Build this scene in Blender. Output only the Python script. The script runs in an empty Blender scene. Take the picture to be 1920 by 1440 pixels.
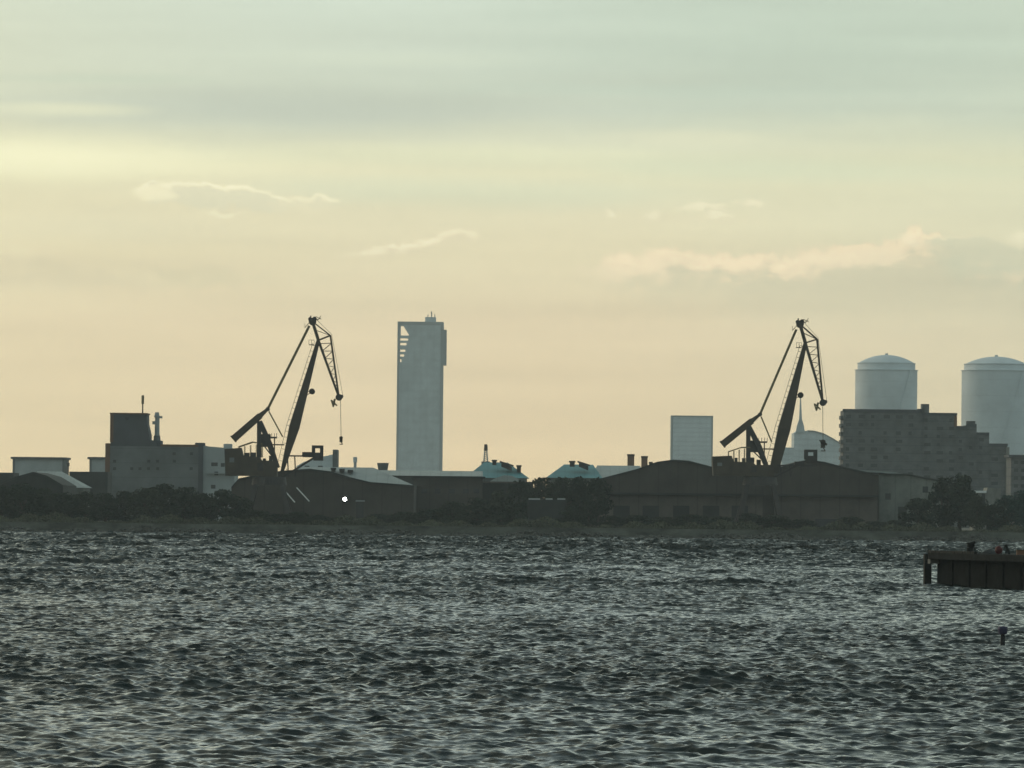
import bpy, math, random
import numpy as np
from mathutils import Vector, Matrix
sc = bpy.context.scene
COL = sc.collection
R = math.radians

# ------------------------------------------------------------------ camera
F = 11700.0                      # focal length in 1920-px units
ROLL = R(0.6); PITCH = math.atan(243 / F); H = 6.0
cam_d = bpy.data.cameras.new('camera'); cam = bpy.data.objects.new('camera', cam_d); COL.objects.link(cam)
cam_d.sensor_width = 36; cam_d.lens = F / 1920 * 36
cam_d.clip_start = 1; cam_d.clip_end = 60000
CAM_M = Matrix.Translation((0, 0, H)) @ Matrix.Rotation(R(90) + PITCH, 4, 'X') @ Matrix.Rotation(ROLL, 4, 'Z')
cam.matrix_world = CAM_M
sc.camera = cam
sc.view_settings.view_transform = 'Standard'; sc.view_settings.look = 'None'
sc.view_settings.exposure = 0.0; sc.view_settings.gamma = 1.0
sc.cycles.use_denoising = True
sc.cycles.max_bounces = 6; sc.cycles.volume_bounces = 0; sc.cycles.transparent_max_bounces = 8
sc.cycles.caustics_reflective = False; sc.cycles.caustics_refractive = False
sc.cycles.filter_width = 1.5

def W(px, py, Y):
    """point of the vertical plane at distance Y that the photo shows at px, py"""
    d = CAM_M.to_3x3() @ Vector(((px - 960) / F, -(py - 720) / F, -1.0))
    return Vector((0, 0, H)) + d * (Y / d.y)

# ------------------------------------------------------------------ world
SUN_AZ, SUN_EL = -58.0, 17.0
w = bpy.data.worlds.new('World'); sc.world = w; w.use_nodes = True
nt = w.node_tree; N = nt.nodes; L = nt.links; N.clear()
def val(x):
    return x
def m(op, a, b=None, c=None, clamp=False):
    n = N.new('ShaderNodeMath'); n.operation = op; n.use_clamp = clamp
    for i, x in enumerate((a, b, c)):
        if x is None: continue
        if isinstance(x, (int, float)): n.inputs[i].default_value = x
        else: L.new(x, n.inputs[i])
    return n.outputs[0]
def comb(x, y, z=0.0):
    n = N.new('ShaderNodeCombineXYZ')
    for i, q in enumerate((x, y, z)):
        if isinstance(q, (int, float)): n.inputs[i].default_value = q
        else: L.new(q, n.inputs[i])
    return n.outputs[0]
def noise(vec, scale=1.0, detail=4.0, rough=0.55):
    n = N.new('ShaderNodeTexNoise'); n.inputs['Scale'].default_value = scale
    n.inputs['Detail'].default_value = detail; n.inputs['Roughness'].default_value = rough
    L.new(vec, n.inputs['Vector']); return n.outputs['Fac']
def mixc(fac, a, b):
    n = N.new('ShaderNodeMix'); n.data_type = 'RGBA'
    if isinstance(fac, (int, float)): n.inputs[0].default_value = fac
    else: L.new(fac, n.inputs[0])
    for i, q in ((6, a), (7, b)):
        if isinstance(q, tuple): n.inputs[i].default_value = (*q, 1)
        else: L.new(q, n.inputs[i])
    return n.outputs[2]
def sstep(x, lo, hi):
    n = N.new('ShaderNodeMapRange'); n.interpolation_type = 'SMOOTHSTEP'
    L.new(x, n.inputs[0]); n.inputs[1].default_value = lo; n.inputs[2].default_value = hi
    return n.outputs[0]
def s2l(c):
    return tuple(((q / 255 + .055) / 1.055) ** 2.4 if q > 10 else q / 255 / 12.92 for q in c)
def ramp(x, stops):
    n = N.new('ShaderNodeValToRGB'); L.new(x, n.inputs[0]); e = n.color_ramp.elements
    n.color_ramp.interpolation = 'LINEAR'
    while len(e) < len(stops): e.new(0.5)
    for q, (p, c) in zip(e, stops): q.position = p; q.color = (*c, 1)
    return n.outputs[0]
tc = N.new('ShaderNodeTexCoord'); sep = N.new('ShaderNodeSeparateXYZ'); L.new(tc.outputs['Generated'], sep.inputs[0])
dx, dy, dz = sep.outputs
az = m('ARCTAN2', dx, dy); el = m('ARCSINE', dz)
U = m('MULTIPLY', az, F); V = m('MULTIPLY', el, F)           # azimuth and elevation, 11700 units to a radian
def uv(px, py):
    a, b = px - 960, py - 720
    return math.cos(ROLL) * a + math.sin(ROLL) * b, 243 - (-math.sin(ROLL) * a + math.cos(ROLL) * b)
wob = m('SUBTRACT', noise(comb(m('DIVIDE', U, 900), m('DIVIDE', V, 260), 1.7), 1.0, 3), 0.5)
Vw = m('ADD', V, m('MULTIPLY', wob, 110))
base = ramp(m('DIVIDE', Vw, 1000.0, clamp=True), [
    (0.00, s2l((236, 208, 160))), (0.12, s2l((231, 208, 165))), (0.36, s2l((229, 210, 171))), (0.47, s2l((231, 218, 178))),
    (0.58, s2l((227, 219, 182))), (0.655, s2l((226, 222, 185))), (0.70, s2l((212, 213, 184))),
    (0.76, s2l((197, 204, 184))), (0.88, s2l((196, 205, 187))), (1.0, s2l((195, 206, 190)))])
hi = ramp(m('DIVIDE', V, 18378.0, clamp=True), [
    (0.052, s2l((198, 211, 195))), (0.11, (0.58, 0.67, 0.62)), (0.18, (0.46, 0.55, 0.52)), (0.3, (0.27, 0.34, 0.335)), (0.6, (0.19, 0.25, 0.275)), (1.0, (0.18, 0.24, 0.28))])
col = mixc(sstep(V, 880, 1150), base, hi)
# left of the frame the sky is warmer, to the right cooler
col = mixc(m('MULTIPLY', sstep(U, -200, -1500), 0.22), col, s2l((246, 232, 178)))
col = mixc(m('MULTIPLY', sstep(U, 0, 1300), 0.30), col, s2l((196, 206, 178)))
st = m('SUBTRACT', noise(comb(m('DIVIDE', U, 1100), m('DIVIDE', V, 70), 3.1), 1.0, 5, 0.5), 0.5)
n1 = noise(comb(m('DIVIDE', U, 75), m('DIVIDE', V, 34), 0.3), 1.0, 6, 0.6)
n2 = noise(comb(m('DIVIDE', U, 260), m('DIVIDE', V, 60), 7.3), 1.0, 5, 0.55)
wu = m('MULTIPLY', m('SUBTRACT', noise(comb(m('DIVIDE', U, 70), m('DIVIDE', V, 30), 11.0), 1.0, 7, 0.65), 0.5), 95)
wv = m('MULTIPLY', m('SUBTRACT', noise(comb(m('DIVIDE', U, 48), m('DIVIDE', V, 26), 23.0), 1.0, 7, 0.65), 0.5), 52)
Uw, Vv = m('ADD', U, wu), m('ADD', V, wv)
def blob(px, py, a, b, colr, k, edge=0.55, dist=0.7, nz=None):
    global col
    u0, v0 = uv(px, py)
    du = m('DIVIDE', m('SUBTRACT', U if nz else Uw, u0), a); dv = m('DIVIDE', m('SUBTRACT', V if nz else Vv, v0), b)
    d = m('SQRT', m('ADD', m('MULTIPLY', du, du), m('MULTIPLY', dv, dv)))
    d = m('ADD', d, m('MULTIPLY', m('SUBTRACT', nz or n1, 0.5), dist))
    msk = m('SUBTRACT', 1.0, sstep(d, edge, 1.0))
    col = mixc(m('MULTIPLY', msk, k), col, s2l(colr))
# broad veils
blob(560, 205, 760, 66, (182, 189, 173), 0.8, 0.1, 0.5, n2)
blob(1560, 60, 1000, 240, (178, 193, 176), 0.62, 0.1, 0.5, n2)
blob(700, 110, 420, 26, (208, 216, 194), 0.4, 0.1, 0.7, n2)
blob(1250, 170, 500, 20, (186, 200, 182), 0.35, 0.1, 0.8, n2)
blob(180, 150, 300, 16, (186, 198, 176), 0.35, 0.1, 0.8, n2)
blob(120, 206, 240, 20, (222, 222, 190), 0.7, 0.1, 0.6, n2)
blob(30, 300, 620, 60, (242, 238, 196), 0.8, 0.0, 0.5, n2)
blob(900, 292, 700, 34, (230, 230, 192), 0.6, 0.0, 0.5, n2)
blob(1300, 262, 260, 26, (226, 224, 190), 0.5, 0.1, 0.6, n2)
blob(900, 360, 620, 44, (214, 216, 184), 0.7, 0.1, 0.6, n2)
blob(1500, 320, 600, 36, (213, 220, 188), 0.5, 0.1, 0.6, n2)
blob(220, 425, 400, 50, (222, 214, 178), 0.5, 0.1, 0.6, n2)
blob(60, 500, 220, 36, (232, 218, 176), 0.6, 0.3, 1.0)
blob(20, 478, 120, 16, (240, 228, 186), 0.6, 0.2, 1.2)
blob(330, 520, 330, 26, (214, 204, 166), 0.5, 0.1, 1.0)
blob(60, 536, 130, 14, (236, 222, 180), 0.5, 0.2, 1.2)
def fcurve(x, pts, lo, hi, k):
    '''height of an edge (in V units) as a function of U'''
    p = [uv(*q) for q in pts]
    n = N.new('ShaderNodeValToRGB'); n.color_ramp.interpolation = 'B_SPLINE' if k else 'LINEAR'; e = n.color_ramp.elements
    while len(e) < len(p): e.new(0.5)
    for q, (a_, b_) in zip(e, p):
        q.position = min(1, max(0, (a_ - lo) / (hi - lo))); g = (b_ - 200) / 600; q.color = (g, g, g, 1)
    L.new(m('DIVIDE', m('SUBTRACT', x, lo), hi - lo, clamp=True), n.inputs[0])
    return m('ADD', m('MULTIPLY', n.outputs[0], 600.0), 200.0)
edge_n = m('ADD', m('SUBTRACT', noise(comb(m('DIVIDE', U, 26), m('DIVIDE', V, 40), 5.5), 1.0, 7, 0.66), 0.5), m('MULTIPLY', m('SUBTRACT', noise(comb(m('DIVIDE', U, 90), m('DIVIDE', V, 120), 65.5), 1.0, 3, 0.6), 0.5), 1.4))
tex_n = noise(comb(m('DIVIDE', Uw, 60), m('DIVIDE', Vv, 22), 15.5), 1.0, 6, 0.6)
def cloud(top, bot, lit, body, rim, kl, kb, soft=5.0, softb=14.0, amp=26.0, ends=40.0, endb=None):
    '''cloud between two edges; its upper rim catches the sun'''
    global col
    u0, u1 = uv(*top[0])[0], uv(*top[-1])[0]
    T = m('ADD', fcurve(U, top, u0, u1, 0), m('MULTIPLY', edge_n, amp))
    Bm = m('ADD', fcurve(U, bot, uv(*bot[0])[0], uv(*bot[-1])[0], 0), m('MULTIPLY', edge_n, -amp))
    et = m('SUBTRACT', T, V); eb = m('SUBTRACT', V, Bm)
    inside = m('MULTIPLY', sstep(et, -soft * .3, soft), sstep(eb, 0, softb))
    a_ = sstep(U, u0, u0 + ends); b_ = m('SUBTRACT', 1.0, sstep(U, u1 - (endb or ends), u1))
    inside = m('MULTIPLY', inside, m('MULTIPLY', a_, b_))
    col = mixc(m('MULTIPLY', inside, kb), col, s2l(body))
    rm = m('SUBTRACT', 1.0, sstep(m('ADD', et, m('MULTIPLY', m('SUBTRACT', tex_n, 0.5), rim * 2.2)), rim * .2, rim))
    col = mixc(m('MULTIPLY', m('MULTIPLY', inside, rm), kl), col, s2l(lit))
# small lit cloud with grey heart
cloud([(245, 362), (285, 346), (330, 345), (392, 340), (460, 350), (520, 362), (590, 368), (645, 378)],
      [(245, 364), (300, 384), (400, 396), (520, 402), (590, 394), (645, 380)], (250, 242, 202), (222, 217, 184), 14, 1.0, 0.7, amp=36, ends=14)
blob(290, 362, 52, 18, (248, 239, 198), 0.75, 0.4, 0.5)
blob(420, 401, 60, 6, (244, 236, 198), 0.7, 0.3, 0.8)
blob(560, 385, 90, 16, (236, 227, 189), 0.5, 0.3, 0.8)
# wisp left of the tower
cloud([(560, 486), (680, 472), (760, 462), (815, 440), (862, 427), (890, 436), (905, 452)], [(560, 488), (700, 486), (800, 478), (860, 462), (905, 455)],
      (248, 236, 197), (226, 214, 177), 20, 0.95, 0.5, amp=36, ends=160, endb=20)
for q in ((1135, 398, 14, 8), (1222, 402, 22, 9), (1318, 388, 46, 9), (1408, 382, 40, 10), (1345, 402, 40, 7)):
    blob(*q, (243, 234, 198), 0.8, 0.3, 0.8)
blob(1300, 412, 200, 16, (226, 216, 180), 0.4, 0.1, 0.9)
# low bank at the far left
cloud([(-80, 478), (0, 468), (70, 462), (140, 478), (230, 505), (330, 524), (470, 520)], [(-80, 560), (100, 560), (300, 560), (470, 530)],
      (242, 227, 184), (222, 209, 172), 44, 0.45, 0.45, soft=14, softb=40, amp=59, ends=40, endb=150)
# long bank at the right
cloud([(1000, 506), (1110, 492), (1180, 482), (1250, 466), (1320, 470), (1400, 477), (1480, 474), (1550, 462), (1610, 452), (1680, 446), (1712, 430), (1750, 438), (1800, 440), (1850, 456), (1900, 470), (1990, 478)],
      [(1000, 520), (1200, 600), (1500, 640), (1990, 660)], (250, 229, 189), (210, 202, 169), 64, 1.0, 0.75, soft=8, softb=120, amp=55, ends=160, endb=10)
cloud([(1712, 470), (1735, 448), (1780, 440), (1840, 446), (1890, 462), (1990, 476)], [(1715, 480), (1800, 560), (1990, 580)],
      (238, 229, 192), (207, 206, 174), 7, 0.8, 0.85, soft=7, softb=80, amp=32, ends=30, endb=10)
blob(1706, 448, 34, 18, (250, 235, 198), 0.5, 0.2, 1.0)
blob(1600, 484, 180, 28, (244, 227, 189), 0.55, 0.3, 0.7)
blob(1260, 488, 120, 20, (246, 226, 187), 0.5, 0.3, 0.8)
blob(1660, 480, 60, 22, (243, 226, 188), 0.6, 0.4, 0.8)
blob(1905, 448, 36, 20, (238, 230, 194), 0.7, 0.3, 0.8)
# soft streaks
vm = N.new('ShaderNodeVectorMath'); vm.operation = 'SCALE'
L.new(col, vm.inputs[0]); mot = m('SUBTRACT', noise(comb(m('DIVIDE', U, 60), m('DIVIDE', V, 30), 41.0), 1.0, 8, 0.75), 0.5)
L.new(m('ADD', 1.0, m('ADD', m('MULTIPLY', st, 0.27), m('MULTIPLY', mot, 0.085))), vm.inputs['Scale'])
# away from the sunset the sky is dimmer
fr = N.new('ShaderNodeVectorMath'); fr.operation = 'DOT_PRODUCT'; L.new(tc.outputs['Generated'], fr.inputs[0])
fr.inputs[1].default_value = (-0.30, 0.954, 0)
dim = N.new('ShaderNodeMapRange'); L.new(fr.outputs['Value'], dim.inputs[0])
dim.inputs[1].default_value = -1; dim.inputs[2].default_value = 0.93; dim.inputs[3].default_value = 0.56; dim.inputs[4].default_value = 1.0
coolf = N.new('ShaderNodeMapRange'); L.new(fr.outputs['Value'], coolf.inputs[0]); coolf.inputs[1].default_value = -0.3; coolf.inputs[2].default_value = 0.93
coolf.inputs[3].default_value = 1.0; coolf.inputs[4].default_value = 0.0
tint = mixc(coolf.outputs[0], (1.0, 1.0, 1.0), (0.92, 1.04, 1.22))
vmt = N.new('ShaderNodeVectorMath'); vmt.operation = 'MULTIPLY'; L.new(vm.outputs[0], vmt.inputs[0]); L.new(tint, vmt.inputs[1])
vm2 = N.new('ShaderNodeVectorMath'); vm2.operation = 'SCALE'; L.new(vmt.outputs[0], vm2.inputs[0]); L.new(dim.outputs[0], vm2.inputs['Scale'])
sky = N.new('ShaderNodeTexSky'); sky.sky_type = 'NISHITA'; sky.sun_disc = False
sky.sun_elevation = R(SUN_EL); sky.sun_rotation = R(SUN_AZ % 360); sky.air_density = 1.5; sky.dust_density = 3.0
bg1 = N.new('ShaderNodeBackground'); bg1.inputs[1].default_value = 0.05; L.new(sky.outputs[0], bg1.inputs[0])
bg2 = N.new('ShaderNodeBackground'); bg2.inputs[1].default_value = 1.44; L.new(vm2.outputs[0], bg2.inputs[0])
mx = N.new('ShaderNodeMixShader'); mx.inputs[0].default_value = 0.88      # cloud cover over the clear sky
L.new(bg1.outputs[0], mx.inputs[1]); L.new(bg2.outputs[0], mx.inputs[2])
out = N.new('ShaderNodeOutputWorld'); L.new(mx.outputs[0], out.inputs[0])
w.cycles.sampling_method = 'MANUAL'; w.cycles.sample_map_resolution = 1024

sd = bpy.data.lights.new('sun', 'SUN'); sun = bpy.data.objects.new('sun', sd); COL.objects.link(sun)
sd.energy = 0.8; sd.angle = R(12); sd.color = (1.0, 0.86, 0.66)
a, e = R(SUN_AZ), R(SUN_EL)
sun.rotation_euler = Vector((math.sin(a) * math.cos(e), math.cos(a) * math.cos(e), math.sin(e))).to_track_quat('Z', 'Y').to_euler()
sun.location = (-200, 300, 400)

# ------------------------------------------------------------------ materials
def material(name, colr, rough=0.8, var=0.25, scale=0.4, metallic=0.0, stretch=(1, 1, 1), bands=None, spec=0.3, emit=0.0):
    mt = bpy.data.materials.new(name); mt.use_nodes = True
    t = mt.node_tree; b = t.nodes['Principled BSDF']
    b.inputs['Roughness'].default_value = rough; b.inputs['Metallic'].default_value = metallic
    b.inputs['Specular IOR Level'].default_value = spec
    g = t.nodes.new('ShaderNodeTexCoord'); mp = t.nodes.new('ShaderNodeMapping'); mp.inputs['Scale'].default_value = stretch
    t.links.new(g.outputs['Object'], mp.inputs[0])
    n = t.nodes.new('ShaderNodeTexNoise'); n.inputs['Scale'].default_value = scale; n.inputs['Detail'].default_value = 6
    n.inputs['Roughness'].default_value = 0.65
    t.links.new(mp.outputs[0], n.inputs['Vector'])
    r = t.nodes.new('ShaderNodeMapRange'); r.inputs[1].default_value = 0.3; r.inputs[2].default_value = 0.7
    r.inputs[3].default_value = 1 - var; r.inputs[4].default_value = 1 + var
    t.links.new(n.outputs['Fac'], r.inputs[0])
    fac = r.outputs[0]
    if bands:                                    # (axis, period, darker share, factor): joints, ribs, storeys
        for ax, per, share, k in bands:
            s = t.nodes.new('ShaderNodeSeparateXYZ'); t.links.new(g.outputs['Object'], s.inputs[0])
            q = t.nodes.new('ShaderNodeMath'); q.operation = 'DIVIDE'; t.links.new(s.outputs[ax], q.inputs[0]); q.inputs[1].default_value = per
            f = t.nodes.new('ShaderNodeMath'); f.operation = 'FRACT'; t.links.new(q.outputs[0], f.inputs[0])
            l = t.nodes.new('ShaderNodeMath'); l.operation = 'LESS_THAN'; t.links.new(f.outputs[0], l.inputs[0]); l.inputs[1].default_value = share
            x = t.nodes.new('ShaderNodeMapRange'); t.links.new(l.outputs[0], x.inputs[0]); x.inputs[3].default_value = 1; x.inputs[4].default_value = k
            y = t.nodes.new('ShaderNodeMath'); y.operation = 'MULTIPLY'; t.links.new(fac, y.inputs[0]); t.links.new(x.outputs[0], y.inputs[1])
            fac = y.outputs[0]
    v = t.nodes.new('ShaderNodeVectorMath'); v.operation = 'SCALE'; v.inputs[0].default_value = colr
    t.links.new(fac, v.inputs['Scale']); t.links.new(v.outputs[0], b.inputs['Base Color'])
    if emit:
        b.inputs['Emission Color'].default_value = (1, 0.98, 0.9, 1); b.inputs['Emission Strength'].default_value = emit
    return mt
M = {}
def mat(key, *a, **k):
    M[key] = material(key, *a, **k); return M[key]
mat('steel_dark', (0.035, 0.030, 0.028), 0.6, 0.5, 0.35)
mat('steel_brown', (0.06, 0.045, 0.030), 0.6, 0.4, 0.3)
mat('steel_olive', (0.16, 0.13, 0.06), 0.6, 0.4, 0.5)
mat('rope', (0.12, 0.11, 0.09), 0.8)
mat('brown_sheet', (0.070, 0.060, 0.052), 0.85, 0.35, 0.12, bands=[(0, 5.0, .06, .75)])
mat('brown_low', (0.105, 0.088, 0.077), 0.85, 0.35, 0.15, bands=[(0, 5.0, .06, .75)])
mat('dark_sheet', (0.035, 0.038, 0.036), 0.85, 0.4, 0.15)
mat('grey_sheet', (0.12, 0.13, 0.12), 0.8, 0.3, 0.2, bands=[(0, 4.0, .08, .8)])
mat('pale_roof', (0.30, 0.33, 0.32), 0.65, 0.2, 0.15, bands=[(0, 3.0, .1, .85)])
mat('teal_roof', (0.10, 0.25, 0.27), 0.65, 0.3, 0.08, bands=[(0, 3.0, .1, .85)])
mat('factory_wall', (0.135, 0.145, 0.145), 0.85, 0.4, 0.08, bands=[(2, 4.5, .05, .8)])
mat('factory_pale', (0.34, 0.37, 0.37), 0.85, 0.2, 0.1)
mat('factory_dark', (0.07, 0.075, 0.085), 0.85, 0.3, 0.12)
mat('tile_grey', (0.12, 0.125, 0.125), 0.85, 0.45, 0.3, bands=[(2, 3.0, .12, .7)])
mat('rust_edge', (0.16, 0.085, 0.05), 0.8)
mat('concrete', (0.20, 0.20, 0.18), 0.9, 0.35, 0.4)
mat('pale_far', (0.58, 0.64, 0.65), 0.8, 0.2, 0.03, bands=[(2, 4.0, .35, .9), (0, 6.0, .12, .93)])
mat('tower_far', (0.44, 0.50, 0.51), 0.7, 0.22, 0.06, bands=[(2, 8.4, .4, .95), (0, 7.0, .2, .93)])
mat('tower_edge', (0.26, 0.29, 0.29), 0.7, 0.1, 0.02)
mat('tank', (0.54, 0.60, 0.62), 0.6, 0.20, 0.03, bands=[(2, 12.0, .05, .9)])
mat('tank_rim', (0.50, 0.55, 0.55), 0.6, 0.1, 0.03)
mat('white_paint', (0.8, 0.82, 0.8), 0.5, 0.1)
mat('wing_grey', (0.19, 0.20, 0.18), 0.85, 0.4, 0.2, bands=[(0, 4.0, .08, .8)])
mat('glass_dark', (0.03, 0.035, 0.04), 0.25, 0.3, 0.6, spec=0.5)
mat('glass_pale', (0.5, 0.6, 0.6), 0.35, 0.2, 0.3)
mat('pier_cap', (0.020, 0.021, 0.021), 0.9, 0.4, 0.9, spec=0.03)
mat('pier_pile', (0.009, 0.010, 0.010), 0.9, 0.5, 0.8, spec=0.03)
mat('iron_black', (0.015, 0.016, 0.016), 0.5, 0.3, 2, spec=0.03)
mat('red_float', (0.07, 0.008, 0.01), 0.6, 0.2, 2)
mat('navy', (0.05, 0.05, 0.09), 0.6, 0.2, 2)
mat('tarp', (0.03, 0.033, 0.035), 0.9, 0.4, 2)
mat('bark', (0.05, 0.04, 0.03), 0.95, 0.3, 2)
mat('leaf_a', (0.022, 0.033, 0.020), 0.9, 0.5, 0.25, spec=0.1)
mat('leaf_b', (0.032, 0.042, 0.025), 0.9, 0.5, 0.25, spec=0.1)
mat('leaf_teal', (0.030, 0.065, 0.055), 0.9, 0.45, 0.25, spec=0.1)
mat('rock', (0.085, 0.085, 0.075), 0.95, 0.5, 0.5, spec=0.1)
mat('scrub', (0.065, 0.072, 0.045), 0.95, 0.6, 0.15)
mat('ground', (0.09, 0.085, 0.07), 0.95, 0.4, 0.05)
mat('quay_face', (0.09, 0.095, 0.08), 0.9, 0.8, 0.12, stretch=(1, 1, 2.5))
mat('lamp', (0.9, 0.9, 0.85), 0.4, 0.0, emit=40)

# ------------------------------------------------------------------ mesh helpers
class MB:
    def __init__(s): s.v = []; s.f = []
    def add(s, vs, fs):
        o = len(s.v); s.v += [tuple(q) for q in vs]; s.f += [tuple(i + o for i in f) for f in fs]; return s
    def box(s, x0, x1, y0, y1, z0, z1):
        return s.add([(x0, y0, z0), (x1, y0, z0), (x1, y1, z0), (x0, y1, z0), (x0, y0, z1), (x1, y0, z1), (x1, y1, z1), (x0, y1, z1)],
                     [(0, 3, 2, 1), (4, 5, 6, 7), (0, 1, 5, 4), (1, 2, 6, 5), (2, 3, 7, 6), (3, 0, 4, 7)])
    def prism(s, pts, y0, y1):
        """outline in x,z (any winding) extruded from y0 to y1"""
        ar = sum(pts[i][0] * pts[(i + 1) % len(pts)][1] - pts[(i + 1) % len(pts)][0] * pts[i][1] for i in range(len(pts)))
        if ar < 0: pts = pts[::-1]
        n = len(pts)
        vs = [(p[0], y0, p[1]) for p in pts] + [(p[0], y1, p[1]) for p in pts]
        fs = [tuple(range(n)), tuple(range(2 * n - 1, n - 1, -1))]
        fs += [(i, i + n, (i + 1) % n + n, (i + 1) % n) for i in range(n)]
        return s.add(vs, fs)
    def beam(s, a, b, w0, d0, w1=None, d1=None):
        """box beam from a to b; w across in the x-z plane, d along y"""
        a, b = Vector(a), Vector(b); w1 = w0 if w1 is None else w1; d1 = d0 if d1 is None else d1
        t = (b - a).normalized()
        if abs(t.y) > 0.9: n = Vector((1, 0, 0)); q = Vector((0, 0, 1))
        else:
            n = Vector((-t.z, 0, t.x)).normalized(); q = t.cross(n).normalized()
        vs = []
        for p, ww, dd in ((a, w0, d0), (b, w1, d1)):
            for i, j in ((-1, -1), (1, -1), (1, 1), (-1, 1)): vs.append(p + n * i * ww / 2 + q * j * dd / 2)
        return s.add(vs, [(0, 3, 2, 1), (4, 5, 6, 7), (0, 1, 5, 4), (1, 2, 6, 5), (2, 3, 7, 6), (3, 0, 4, 7)])
    def cyl(s, a, b, r0, r1=None, n=14):
        a, b = Vector(a), Vector(b); r1 = r0 if r1 is None else r1
        t = (b - a).normalized(); u = t.orthogonal().normalized(); q = t.cross(u)
        vs = []
        for p, r in ((a, r0), (b, r1)):
            for i in range(n):
                an = 2 * math.pi * i / n; vs.append(p + (u * math.cos(an) + q * math.sin(an)) * r)
        return s.add(vs, [tuple(range(n))[::-1], tuple(range(n, 2 * n))] + [(i, (i + 1) % n, (i + 1) % n + n, i + n) for i in range(n)])
    def lathe(s, cx, cy, prof, n=48):
        vs = []; fs = []
        for r, z in prof:
            for i in range(n):
                an = 2 * math.pi * i / n; vs.append((cx + r * math.cos(an), cy + r * math.sin(an), z))
        for k in range(len(prof) - 1):
            for i in range(n):
                fs.append((k * n + i, k * n + (i + 1) % n, (k + 1) * n + (i + 1) % n, (k + 1) * n + i))
        fs.append(tuple(range((len(prof) - 1) * n, len(prof) * n)))
        return s.add(vs, fs)
    def build(s, name, mt, parent=None, origin=None, smooth=False):
        me = bpy.data.meshes.new(name)
        o0 = Vector(origin) if origin is not None else (root_loc(parent) if parent else Vector((0, 0, 0)))
        me.from_pydata([tuple(Vector(p) - o0) for p in s.v], [], s.f); me.update()
        if smooth: me.polygons.foreach_set('use_smooth', [True] * len(me.polygons))
        me.materials.append(M[mt] if isinstance(mt, str) else mt)
        o = bpy.data.objects.new(name, me); COL.objects.link(o)
        if parent: o.parent = parent
        elif origin is not None: o.location = origin
        return o
def root_loc(o):
    while o.parent: o = o.parent
    return Vector(o.location)
def tag(o, label=None, cat=None, group=None, kind=None):
    if label: o['label'] = label
    if cat: o['category'] = cat
    if group: o['group'] = group
    if kind: o['kind'] = kind
    return o
def thing(name, loc, label, cat, group=None):
    o = bpy.data.objects.new(name, None); COL.objects.link(o); o.location = loc; o.empty_display_size = 1
    return tag(o, label, cat, group)
GZ = 2.5
def xz(px, py, Y):
    p = W(px, py, Y); return p.x, p.z
def rect(px0, px1, ptop, Y, ref=None):
    """x0, x1, ztop of a box whose roof line and sides the photo shows at these pixels"""
    ref = ptop if ref is None else ref
    return W(px0, ref, Y).x, W(px1, ref, Y).x, W((px0 + px1) / 2, ptop, Y).z

# ------------------------------------------------------------------ ground and water
g = MB(); g.add([(-3000, 1500.6, GZ), (3000, 1500.6, GZ), (3000, 12000, GZ), (-3000, 12000, GZ)], [(0, 1, 2, 3)])
tag(g.build('ground', 'ground'), kind='structure')
q = MB(); q.box(-400, 400, 1499.6, 1500.6, -3.0, GZ + 0.25)
for i in range(-40, 41): q.box(i * 10 - .35, i * 10 + .35, 1499.25, 1499.6, -3, GZ - .1)
o = q.build('quay_wall', 'quay_face'); tag(o, 'long weathered grey quay wall along the far shore at the waterline', 'sea wall')

def wave_field(X, Y, seed=5):
    rng = np.random.default_rng(seed)
    dX = np.zeros_like(X); dY = np.zeros_like(X); Z = np.zeros_like(X)
    lam = np.concatenate([np.geomspace(0.30, 1.4, 42), np.geomspace(1.5, 6.4, 14), np.geomspace(7, 22, 6)])
    off = np.clip((Y - 330) / 500.0, 0, 1.6)      # rougher water out in the fairway
    gust = 0.5 * np.sin(X / 37.0 + Y / 161.0) + 0.5 * np.sin(Y / 43.0 - X / 90.0 + 2.0) + 0.6 * np.sin(Y / 17.0 + X / 29.0 + 1.0)
    amp_mod = np.clip(1 + 0.22 * gust, 0.5, 1.6)
    for l in lam:
        k = 2 * math.pi / l
        th = rng.normal(R(266), R(33)); c, s_ = math.cos(th), math.sin(th)
        slope = (0.054 if l < 1.45 else 0.033 if l < 3.2 else 0.026 if l < 6.5 else 0.013) * rng.uniform(0.7, 1.3) * WAVE_K
        ph = rng.uniform(0, 2 * math.pi)
        arg = k * (X * c + Y * s_) + ph + 0.6 * np.sin(X / (7 * l) * (1 + .3 * c) + Y / (9 * l) + ph * 3)
        A = slope / k * amp_mod * (1 + (2.8 if 1.4 < l < 6.5 else 0.6) * off)
        A = A * (1 + 0.75 * np.sin(X / (1.1 * l) * .35 + Y / (3.1 * l) + ph * 5) * np.sin(Y / (2.3 * l) - X / (2.9 * l) + ph * 2))
        sn = np.sin(arg); cs = np.cos(arg)
        Z += A * sn; dX += -A * c * cs * 0.9 * -1; dY += -A * s_ * cs * 0.9 * -1
    return X + dX, Y + dY, Z
WAVE_K = 1.08
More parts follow.
